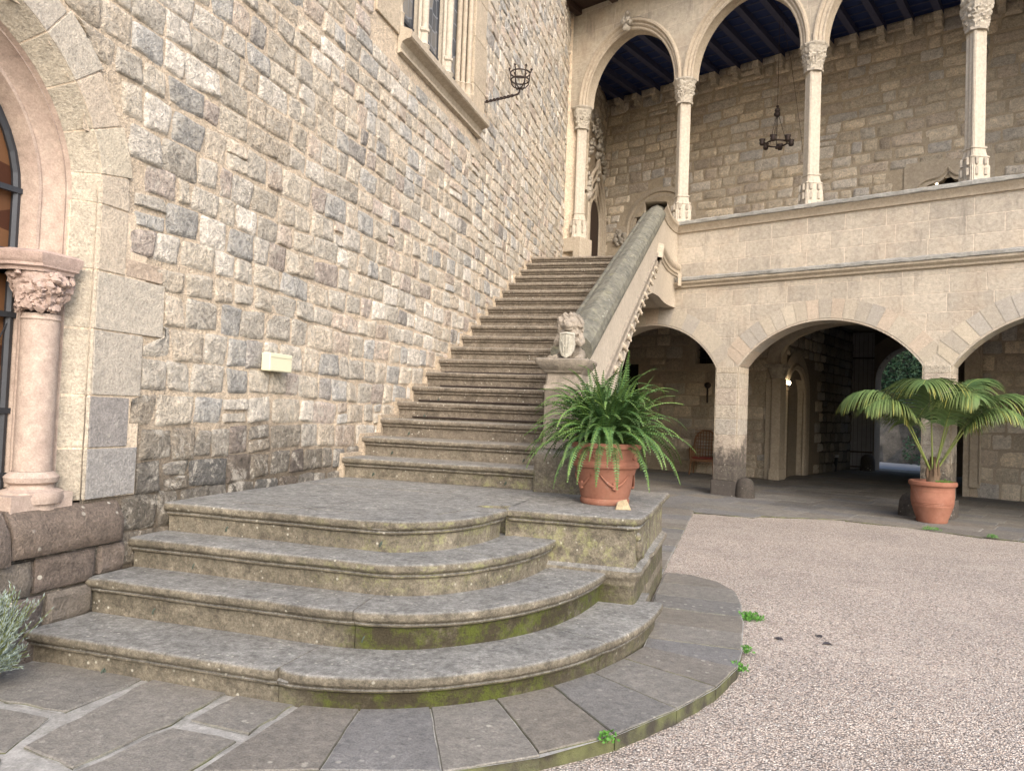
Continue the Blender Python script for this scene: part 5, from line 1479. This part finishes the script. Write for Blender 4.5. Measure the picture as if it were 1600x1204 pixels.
for az, el, L_, dr in ((3.05, .5, .62, 2.3), (-2.7, .45, .62, 3.0), (.05, .62, .66, 2.4), (-.25, .35, .62, 3.2), (-1.55, .35, .5, 6), (-1.2, .3, .5, 6), (-1.9, .3, .48, 6), (1.2, 1.45, .62, .5), (.4, 1.25, .6, .9), (-2.3, .2, .55, 4.5), (-.7, .25, .55, 4.5), (2.6, 1.0, .6, 1.5), (-.5, .75, .62, 2.2)):
    mb = MB(); frond(mb, az, el, L_, dr, .042, int(L_/.0185), 1.25, 0, (cos(az)*.1, sin(az)*.1, .02)); mbs.append(mb)
# the 100 fronds that show largest are parts, the rest one part
for i, mb in enumerate(mbs[::-1]):
    if i < 95: mb.build('frond', M['fern'], fr)
    else:
        if i == 95: rest = MB()
        b = len(rest.v); rest.v += mb.v; rest.c += mb.c; rest.f += [tuple(b+j for j in f) for f in mb.f]
tag(rest.build('inner_fronds', M['fern'], fr), kind='stuff')
# wedge stone
mb = MB(); P_ = [(-.055, -.03, 0), (.06, -.035, 0), (.065, .03, 0), (-.04, .045, 0), (-.03, -.005, .055), (.028, -.012, .075), (.03, .02, .06), (-.01, .03, .05)]
for p in P_: mb.vert(p)
for f in ((0, 3, 2, 1), (0, 1, 5, 4), (1, 2, 6, 5), (2, 3, 7, 6), (3, 0, 4, 7), (4, 5, 6, 7)): mb.f.append(f)
o = tag(mb.build('broken_stone', m_dressed('ochre_stone', (.30, .24, .15), (.40, .33, .22), 12, .2, drip=False, bstr=.8), bevel=.003), 'small broken ochre stone wedge on the plinth edge in front of the ornate urn', 'stone'); o.location = (2.72, 5.30, .757); o.rotation_euler = (0, 0, .4)
mb = MB(); mb.ball((0, 0, .02), .03, 6, amp=.5, sc=(1.3, .8, .7)); o = tag(mb.build('pebble', M['shield']), 'small pale pebble lying between the ornate urn and the ochre stone', 'stone'); o.location = (2.70, 5.42, .757)

# ---- palm pot, palm
pp = empty('palm_pot', (6.22, 12.36, .03), 0, 'round ribbed terracotta pot standing by the arcade pillar with a palm in it', 'pot')
mb = MB(); P_ = [(0, 0), (.20, 0), (.21, .015), (.215, .05), (.25, .14), (.275, .22), (.285, .24), (.282, .255), (.288, .262), (.286, .275), (.292, .282), (.290, .30), (.294, .33), (.292, .345), (.295, .42), (.292, .435), (.296, .445), (.293, .46), (.296, .50), (.305, .51), (.325, .525), (.33, .55), (.325, .575), (.305, .585), (.285, .575), (.275, .52), (0, .50)]
P_ = [(a*.97, b*1.03) for a, b in P_]
mb.lathe(P_, k=56); mb.build('body', M['terra'], pp, smooth='auto')
mb = MB(); mb.lathe([(0, .545), (.27, .54)], k=20); mb.build('soil', M['earth'], pp)
pl = empty('potted_palm', (6.22, 12.36, .58), 0, 'green palm with arching feathered fronds growing from the ribbed pot', 'palm')
mb = MB(); mb.tube([(0, 0, -.03), (.0, 0, .08), (.01, 0, .22), (.0, 0, .40)], [.075, .085, .06, .04], 12)
random.seed(15)
for i in range(7):
    a = i*2.4; mb.tube([(.05*cos(a), .05*sin(a), .02), (.08*cos(a), .08*sin(a), .15), (.065*cos(a), .065*sin(a), .30+.05*(i % 3))], [.03, .024, .006], 6)
mb.build('trunk', M['ptrunk'], pl, smooth=True)
def palm_frond(name, az, el, L, pet, droop, ll, seed, side_t=0):
    random.seed(seed); stem = MB(); leaf = MB(); n = 58; st = L/n
    p = Vector((cos(az)*.03, sin(az)*.03, .18)); d = Vector((cos(az)*cos(el), sin(az)*cos(el), sin(el))); pts = []
    for i in range(n+1):
        t = i/n; pts.append((p.copy(), d.copy(), t)); p = p+d*st
        k = 0 if t < pet*.7 else droop*min(.42, t-pet*.7)
        d = (d+Vector((0, 0, -1))*k*st*2+Vector((-sin(az), cos(az), 0))*side_t*st).normalized()
    stem.tube([q[0] for q in pts], [.012*(1-.8*q[2])+.002 for q in pts], 6)
    for (q, dd, t) in pts:
        if t < pet: continue
        u = (t-pet)/(1-pet); side = dd.cross(Vector((0, 0, 1))); side = side.normalized() if side.length > .05 else Vector((-sin(az), cos(az), 0)); up = side.cross(dd).normalized()
        for rep in (0, .5):
          for s_ in (-1, 1):
            l_ = ll*(sin(pi*(min(1, u*.80+.20)))**.6)*random.uniform(.85, 1.1); wd = .0105*random.uniform(.8, 1.1)
            q0 = q+dd*st*rep
            ld = (side*s_*.75+dd*(.40+.45*u)+up*.10).normalized(); w0 = ld.cross(up).normalized(); seg = 6; rows = []; pp_ = q0.copy(); c = random.uniform(.75, 1.3)
            yel = random.random() < .14
            for j in range(seg+1):
                v = j/seg; hw = wd*(sin(pi*min(1, v*.92+.08))**.55 if v < 1 else 0)+.0008
                cc = (c*lerp(1, 1.5 if not yel else 3.2, v**3), c*lerp(1, 1.1 if not yel else 1.7, v**3), c)
                rows.append((pp_-w0*hw-up*hw*.35, pp_.copy(), pp_+w0*hw-up*hw*.35, cc)); pp_ = pp_+ld*l_/seg
                ld = (ld+Vector((0, 0, -1))*(.30+.20*v)*random.uniform(.8, 1.2)).normalized()
            b = len(leaf.v)
            for r_ in rows:
                for q_ in r_[:3]: leaf.vert(q_, r_[3])
            for j in range(seg):
                for e in (0, 1): leaf.f.append((b+j*3+e, b+j*3+e+1, b+(j+1)*3+e+1, b+(j+1)*3+e))
    o = stem.build('frond', M['petiole'], pl, smooth=True); leaf.build('leaflets', M['palm'], o)
# azimuths: camera looks roughly along +Y, so 180 deg is picture-left
for i, a in enumerate(((186, 64, 1.95, .38, 3.1, .72, 0), (-112, 78, 1.75, .42, 4.2, .85, .0), (4, 62, 2.0, .38, 2.9, .78, 0), (-24, 60, 1.65, .42, 3.6, .55, 0), (35, 70, 1.95, .42, 2.7, .62, 0), (-152, 62, 1.7, .42, 3.4, .6, 0), (-62, 74, 1.6, .42, 4.2, .74, 0))):
    palm_frond('f', radians(a[0]), radians(a[1]), a[2], a[3], a[4], a[5], 200+i, a[6])
# small herbs in the palm pot
def herb(name, loc, n, r, h, mat, label, seed, cat='weed', grp=None, leaf=.018):
    random.seed(seed); mb = MB()
    for i in range(n):
        a = random.uniform(0, 2*pi); rr = r*sqrt(random.random()); x, y = rr*cos(a), rr*sin(a)*.7; z = random.random()*h*(1-rr/r*.5)
        d = Vector((random.uniform(-1, 1), random.uniform(-1, 1), random.uniform(-.2, 1))).normalized(); s_ = d.orthogonal().normalized(); l_ = leaf*random.uniform(.6, 1.4); c = random.uniform(.6, 1.4)
        p = Vector((x, y, z)); i0 = [mb.vert(q, (c, c, c)) for q in (p, p+d*l_*.5+s_*l_*.3, p+d*l_, p+d*l_*.5-s_*l_*.3)]; mb.f.append(tuple(i0))
    for i in range(max(4, n//25)):
        a = random.uniform(0, 2*pi); rr = r*.7*random.random(); mb.tube([(0, 0, 0), (rr*cos(a), rr*sin(a)*.7, h*random.uniform(.4, .9))], .0012, 3)
    o = mb.build(name, mat); o.location = loc; return tag(o, label, cat, grp)
herb('small_herb', (6.34, 12.2, .60), 260, .12, .07, M['weed'], 'low bright green herb in the ribbed pot beside the palm trunk', 1, 'plant')
for i, (x, y, n, r, lab) in enumerate(((3.60, 5.66, 420, .10, 'largest tuft of green weed at the right edge of the curved paving'), (3.53, 4.50, 160, .055, 'small green weed under the paving edge, below the largest tuft'), (3.57, 4.86, 90, .04, 'tiny green sprig between two tufts on the paving edge'), (3.0, 3.22, 70, .04, 'tiny weed at a joint of the curved kerb near the picture bottom'), (6.0, 11.38, 150, .12, 'thin green weed line by the gravel border near the palm pot'), (6.62, 11.04, 90, .06, 'small grass tuft on the gravel border right of the palm pot'))):
    herb('weed', (x, y, .0 if x > 3.4 and y < 7 else .035), n, r, .05 if i else .06, M['weed'], lab, 60+i)
# lavender at the wall foot
lv = empty('lavender_bush', (.18, 2.66, .0), 0, 'small grey green lavender bush against the plinth at the left picture edge', 'bush')
random.seed(33); mb = MB(); st = MB()
for i in range(420):
    a = random.uniform(0, 2*pi); el = radians(random.uniform(15, 88)); L_ = random.uniform(.30, .46)*(.45 if el < .8 else .9+.1*random.random())
    d = Vector((cos(a)*cos(el), sin(a)*cos(el), sin(el))); p = Vector((random.uniform(-.06, .06), random.uniform(-.06, .06), .05)); q = p+d*L_
    q.z = min(q.z, .50); st.tube([p, (p+q)/2+Vector((0, 0, .02)), q], .0018, 3, (.8, .8, .75))
    for j in range(22):
        t = random.uniform(.35, 1); c0 = p+(q-p)*t; dd = (d+Vector((random.uniform(-1, 1), random.uniform(-1, 1), random.uniform(-.4, 1)))*.8).normalized(); s_ = dd.orthogonal().normalized(); l_ = random.uniform(.018, .034); c = random.uniform(.6, 1.3)
        ii = [mb.vert(x, (c, c, c)) for x in (c0, c0+dd*l_*.5+s_*.0022, c0+dd*l_, c0+dd*l_*.5-s_*.0022)]; mb.f.append(tuple(ii))
st.build('stem', M['petiole'], lv); mb.build('foliage', M['lav'], lv); lv.location.z = .06; lv.scale = (.85, .85, .92)

# ---- ivory box on the wall
bx_ = empty('wall_box', (.02, 5.01, 1.72), 0, 'small ivory plastic box fixed on the rubble wall above the landing', 'box')
mb = MB(); mb.box(.0, .08, -.145, .145, -.07, .068); mb.build('casing', M['box'], bx_, bevel=.008)
mb = MB(); mb.box(.081, .083, -.142, .142, .035, .038); mb.build('lid_seam', plain('ivory_seam', (.4, .38, .28), .5), bx_)
# ---- iron torch holder
tr = empty('wall_torch', (0, 9.65, 5.64), 0, 'rusty wrought iron torch basket on a twisted arm beside the upper window', 'torch holder')
mb = MB(); pts = []
tw = [(i/40) for i in range(41)]
for sgn in (0, pi):
    mb.tube([(.0+.42*t, .012*cos(t*26+sgn), .03+.06*t+.012*sin(t*26+sgn)) for t in tw], .011, 6)
mb.tube([(.42, 0, .09), (.47, 0, .10), (.495, 0, .13), (.497, 0, .17)], .014, 7); mb.build('arm', M['iron'], tr, smooth=True)
mb = MB(); c_ = Vector((.497, 0, .16))
for zz, r in ((.13, .125), (.225, .135)): mb.tube([c_+Vector((r*cos(a), r*sin(a), zz)) for a in [2*pi*i/20 for i in range(20)]], .010, 6, closed=True)
for i in range(6):
    a = i*pi/3+.3; mb.tube([c_+Vector((r*cos(a), r*sin(a), z)) for r, z in ((.0, .02), (.075, .025), (.115, .07), (.125, .13), (.133, .225), (.15, .27))], .009, 5); mb.ball(c_+Vector((.15*cos(a), .15*sin(a), .285)), .017, 5)
mb.build('basket', M['iron'], tr, smooth=True)
# ---- chandelier
cp = O+aR*.47+aN*1.5
ch_ = empty('chandelier', (cp.x, cp.y, 6.9), 0, 'black wrought iron ring chandelier hanging in the upper gallery', 'chandelier')
RC = .195
mb = MB(); mb.tube([(RC*cos(a), RC*sin(a), 0) for a in [2*pi*i/32 for i in range(32)]], .016, 6, closed=True)
for i in range(6):
    a = i*pi/3+.25; mb.tube([(RC*cos(a), RC*sin(a), 0), (RC*1.45*cos(a), RC*1.45*sin(a), .02)], .012, 5)
mb.build('ring', M['iron'], ch_, smooth=True)
for i in range(6):
    a = i*pi/3+.25; mb = MB(); mb.lathe([(.01, -.05), (.04, -.04), (.055, .0), (.045, .03), (.06, .07), (.05, .07), (.03, .02)], (RC*1.45*cos(a), RC*1.45*sin(a), 0), 10, fn=lambda t, z: 1+(.25*abs(sin(3*t)) if z > .05 else 0)); mb.build('candle_cup', M['iron'], ch_, smooth=True)
    mb = MB(); mb.ball((RC*1.45*cos(a), RC*1.45*sin(a), .04), .016, 5, (.9, .9, .9)); mb.build('bulb', M['shield'], ch_)
mb = MB()
for i in range(3):
    a = i*2*pi/3+.2; mb.tube([(RC*cos(a), RC*sin(a), 0), (.03*cos(a), .03*sin(a), .55)], .006, 4)
mb.tube([(0, 0, -.09), (0, 0, .6)], .008, 5); mb.ball((0, 0, -.09), .03, 5); mb.ball((0, 0, .58), .06, 6, amp=.5); mb.ball((0, 0, .66), .05, 6, amp=.5); mb.ball((0, 0, .74), .03, 5)
mb.tube([(0, 0, .75), (0, 0, 2.6)], .006, 4); mb.tube([(.02, 0, 2.6), (aR.x*.24, aR.y*.24, 1.6), (aR.x*.47+.0, aR.y*.47, .1), (aR.x*.52, aR.y*.52, -.3)], .005, 4)
mb.build('hanging_rod', M['iron'], ch_, smooth=True)
# ---- wheel guard stones
def guard(s, n, label, h=.42, r=.17):
    q = O+aR*s+aN*n; o = empty('guard_stone', (q.x, q.y, .03), -radians(90)+AA, label, 'guard stone', 'rounded guard stones at pillar feet')
    mb = MB(); mb.lathe([(0, h), (r*.35, h*.98), (r*.7, h*.88), (r*.93, h*.68), (r, h*.4), (r*1.02, 0)], k=20, fn=lambda a, z: 1+.05*nz(cos(a)*2, sin(a)*2, z*5)); mb.build('block', M['plinth'], o, smooth=True)
    for ob in o.children:
        ob.data.color_attributes['tint'].data.foreach_set('color', [.075, .066, .058, 1]*len(ob.data.vertices))
guard(.60, .06, 'dark rounded guard stone at the foot of the left arcade pillar', .36, .165)
guard(3.28, -.05, 'dark rounded guard stone beside the pillar, half behind the palm pot', .36, .16)
guard(-.10, 11.2, 'dark rounded guard stone beside the exit gate, deep in the passage', .5, .2)
# ---- wicker chair
q = O+aR*(-2.16)+aN*4.28
wc = empty('wicker_chair', (q.x, q.y, .03), -radians(90)+AA+.25, 'brown high backed wicker armchair with red seat in the left arcade bay', 'chair')
mb = MB()
for a in range(25):
    t = -1+2*a/24; 
for j in range(9):
    z = .45+j*.08; w_ = .27-.0*j; mb.tube([(-w_*cos(u), .20+.08*sin(u)-.0+.02*j*.5, z) for u in [pi*i/10 for i in range(11)]], .010, 4)
for i in range(13):
    u = pi*i/12; hgt = .66+.42*sin(u)**.7; mb.tube([(-.27*cos(u), .20+.08*sin(u), .36), (-.28*cos(u), .22+.1*sin(u), hgt)], .012, 5)
mb.tube([(-.28*cos(u), .22+.1*sin(u), .66+.42*sin(u)**.7) for u in [pi*i/20 for i in range(21)]], .022, 7)
mb.build('backrest', M['wicker'], wc)
for sx in (-1, 1):
    mb = MB(); mb.tube([(sx*.28, .22, .66), (sx*.30, .05, .67), (sx*.30, -.20, .64), (sx*.29, -.24, .55), (sx*.28, -.23, .38)], .022, 7)
    for k_ in range(6): mb.tube([(sx*.28, .18-.07*k_, .38), (sx*.29, .18-.07*k_, .65)], .008, 4)
    mb.build('armrest', M['wicker'], wc)
mb = MB(); mb.box(-.28, .28, -.25, .25, .33, .385)
for k_ in range(9): mb.tube([(-.28+.07*k_, -.255, .36), (-.245+.07*k_, -.255, .26), (-.21+.07*k_, -.255, .36)], .006, 4)
mb.build('seat', M['wicker'], wc)
mb = MB(); mb.box(-.24, .24, -.22, .2, .387, .44); mb.build('cushion', M['cushion'], wc, bevel=.02)
for sx, sy in ((-1, -1), (1, -1), (-1, 1), (1, 1)):
    mb = MB(); mb.tube([(sx*.26, sy*.22, .35), (sx*.29, sy*.25, 0)], .018, 6); mb.build('leg', M['wicker'], wc)
# ---- hanging iron ladle-like lamp on the back wall of the left bay
q = O+aR*(-2.28)+aN*4.66
o = empty('iron_wall_torch', (q.x, q.y, 1.8), 0, 'dark iron torch hanging on the back wall above the wicker chair', 'torch')
mb = MB(); mb.tube([(0, 0, 0), (0, 0, .38)], .022, 7); mb.build('handle', M['iron'], o)
mb = MB(); mb.lathe([(0, .36), (.05, .38), (.085, .43), (.08, .49), (.03, .52), (0, .52)], k=14); mb.build('head', M['iron'], o, smooth=True)
# ---- bin
q = O+aR*(-.78)+aN*9.75
wb = empty('waste_bin', (q.x, q.y, .03), 0, 'black round waste bin with a pale liner inside the passage', 'bin')
mb = MB(); mb.lathe([(0, 0), (.20, 0), (.235, .42), (.25, .43), (.25, .46), (.235, .46), (.2, .1)], k=24); mb.build('body', M['bin'], wb, smooth='auto')
mb = MB(); mb.lathe([(.242, .40), (.256, .44), (.25, .475), (.20, .47), (.12, .45), (0, .44)], k=20, fn=lambda a, z: 1+.06*nz(cos(a)*4, sin(a)*4, z*9)); mb.build('liner', M['bag'], wb, smooth=True)
# ---- lit wall lantern in the passage mouth
q = O+aR*(-.52)+aN*5.45
wl = empty('wall_lantern', (q.x, q.y, 2.38), 0, 'small lit bulb lantern on an iron bracket beside the pointed passage door', 'lamp')
mb = MB(); mb.tube([(aR.x*-.10, aR.y*-.10, -.20), (0, 0, -.22), (aR.x*.04, aR.y*.04, -.16), (0, 0, -.09)], .008, 6); mb.lathe([(0, -.10), (.05, -.085), (.06, -.07)], k=12); mb.build('bracket', M['iron'], wl)
mb = MB(); mb.ball((0, 0, -.02), .042, 8, sc=(.9, .9, 1.15)); mb.build('bulb', M['bulb'], wl, smooth=True)
pl_ = bpy.data.lights.new('lantern_light', 'POINT'); pl_.energy = .9; pl_.color = (1, .75, .45); pl_.shadow_soft_size = .06
po = bpy.data.objects.new('lantern_light', pl_); COL.objects.link(po); po.parent = wl; po.location = (aR.x*.06, aR.y*.06-.10, -.02)
# ---- grounds beyond the gate
def loc(s, n, z=0): q = O+aR*s+aN*n; return Vector((q.x, q.y, z))
mb = MB(); mb.quad(loc(-8, 12.3, .02), loc(10, 12.3, .02), loc(10, 19, .10), loc(-8, 19, .10)); tag(mb.build('outer_road', plain('pale_road', (.26, .27, .29), .9, vs=3)), kind='structure')
mb = MB(); rows = []
for i in range(30):
    row = []
    for j in range(14):
        t = j/13; p = loc(-4+i*.45, 16.6+t*3.2+.5*nz(i*.6, j*.5), .05+t*8.0); row.append(p+Vector((.25*nz(i, j*1.3), .25*nz(j, i*1.1), 0)))
    rows.append(row)
mb.grid(rows); tag(mb.build('rock_bank', m_dressed('rock_bank_stone', (.06, .058, .05), (.20, .185, .165), 2.5, .8, drip=False, bstr=1, stcol=(.02, .025, .015))), kind='structure')
random.seed(71)
for k_, (s, n, z, R_, lab) in enumerate(((1.2, 18.2, 3.6, 2.3, 'bushy dark green tree seen through the exit arch, nearest the gate'), (4.2, 18.8, 4.2, 2.6, 'bushy green tree right of the one beyond the exit arch'), (-2.2, 18.8, 4.0, 2.5, 'bushy green tree left beyond the exit arch'))):
    t_ = empty('evergreen_tree', tuple(loc(s, n, 0)), 0, lab, 'tree', 'trees beyond the gate')
    mb = MB(); mb.tube([(0, 0, -.1), (.1, 0, 1.5), (0, .1, z)], [.2, .15, .06], 8); mb.build('trunk', M['ptrunk'], t_)
    mb = MB()
    for i in range(16000):
        d = Vector((random.gauss(0, 1), random.gauss(0, 1), random.gauss(0, 1))).normalized(); rr = R_*(.55+.5*random.random())*(1+.25*noise.noise(d*2.2)); p = Vector((d.x*rr, d.y*rr, d.z*rr*1.15+z-.3))
        if p.z < .5: continue
        dd = Vector((random.uniform(-1, 1), random.uniform(-1, 1), random.uniform(-1, .5))).normalized(); s_ = dd.orthogonal().normalized(); l_ = random.uniform(.07, .14); c = random.uniform(.5, 1.5)
        ii = [mb.vert(x, (c, c, c)) for x in (p, p+dd*l_*.5+s_*l_*.28, p+dd*l_, p+dd*l_*.5-s_*l_*.28)]; mb.f.append(tuple(ii))
    mb.build('crown', M['hedge'], t_)
random.seed(90); mb = MB()
for i in range(26000):
    t = random.random()**.8; s_ = random.uniform(-3.5, 7); f = nz(s_*.9, t*6, 3)
    if t < .33 and f < .08: continue
    p = loc(s_, 16.6+t*3.2-.12-.5*random.random()*(.4+max(0, f)*2), .05+t*8.0); dd = Vector((random.uniform(-1, 1), random.uniform(-1, 1), random.uniform(-1, .5))).normalized(); e_ = dd.orthogonal().normalized(); l_ = random.uniform(.07, .15); c = random.uniform(.4, 1.5)
    ii = [mb.vert(x, (c*.8, c, c)) for x in (p, p+dd*l_*.5+e_*l_*.3, p+dd*l_, p+dd*l_*.5-e_*l_*.3)]; mb.f.append(tuple(ii))
tag(mb.build('ivy', M['hedge']), 'dark ivy and undergrowth covering the steep bank beyond the gate', 'ivy', kind='stuff')
herb('bank_shrub', tuple(loc(1.4, 16.6, .1)), 2600, .9, 1.5, M['hedge'], 'dark leafy shrub on the rock bank seen low in the exit arch', 5, 'bush', leaf=.09)
# ---- fallen leaves on the gravel
for i, (x, y, r, lab) in enumerate(((4.04, 5.46, .3, 'dark fallen leaf on the gravel, upper of the pair in the middle'), (4.08, 5.30, 1.9, 'dark fallen leaf on the gravel, lower of the pair in the middle'), (3.78, 5.28, .9, 'dark leaf scrap on the gravel close to the paving edge'), (3.45, 3.02, .2, 'brown fallen leaf near the bottom kerb of the curved paving'))):
    mb = MB(); n = 8; rows = []
    for j in range(n+1):
        t = j/n; w_ = .022*sin(pi*t)**.8+.0005; rows.append([(-w_, .075*(t-.5), .012*sin(pi*t)+.008), (0, .075*(t-.5), .004+.010*sin(pi*t)), (w_, .075*(t-.5), .012*sin(pi*t)+.010)])
    mb.grid(rows); o = mb.build('fallen_leaf', plain('dead_leaf', (.05, .045, .05) if i < 3 else (.10, .06, .03), .7)); o.location = (x, y, -.02); o.rotation_euler = (.1, 0, r); tag(o, lab, 'leaf', 'fallen leaves on the gravel')
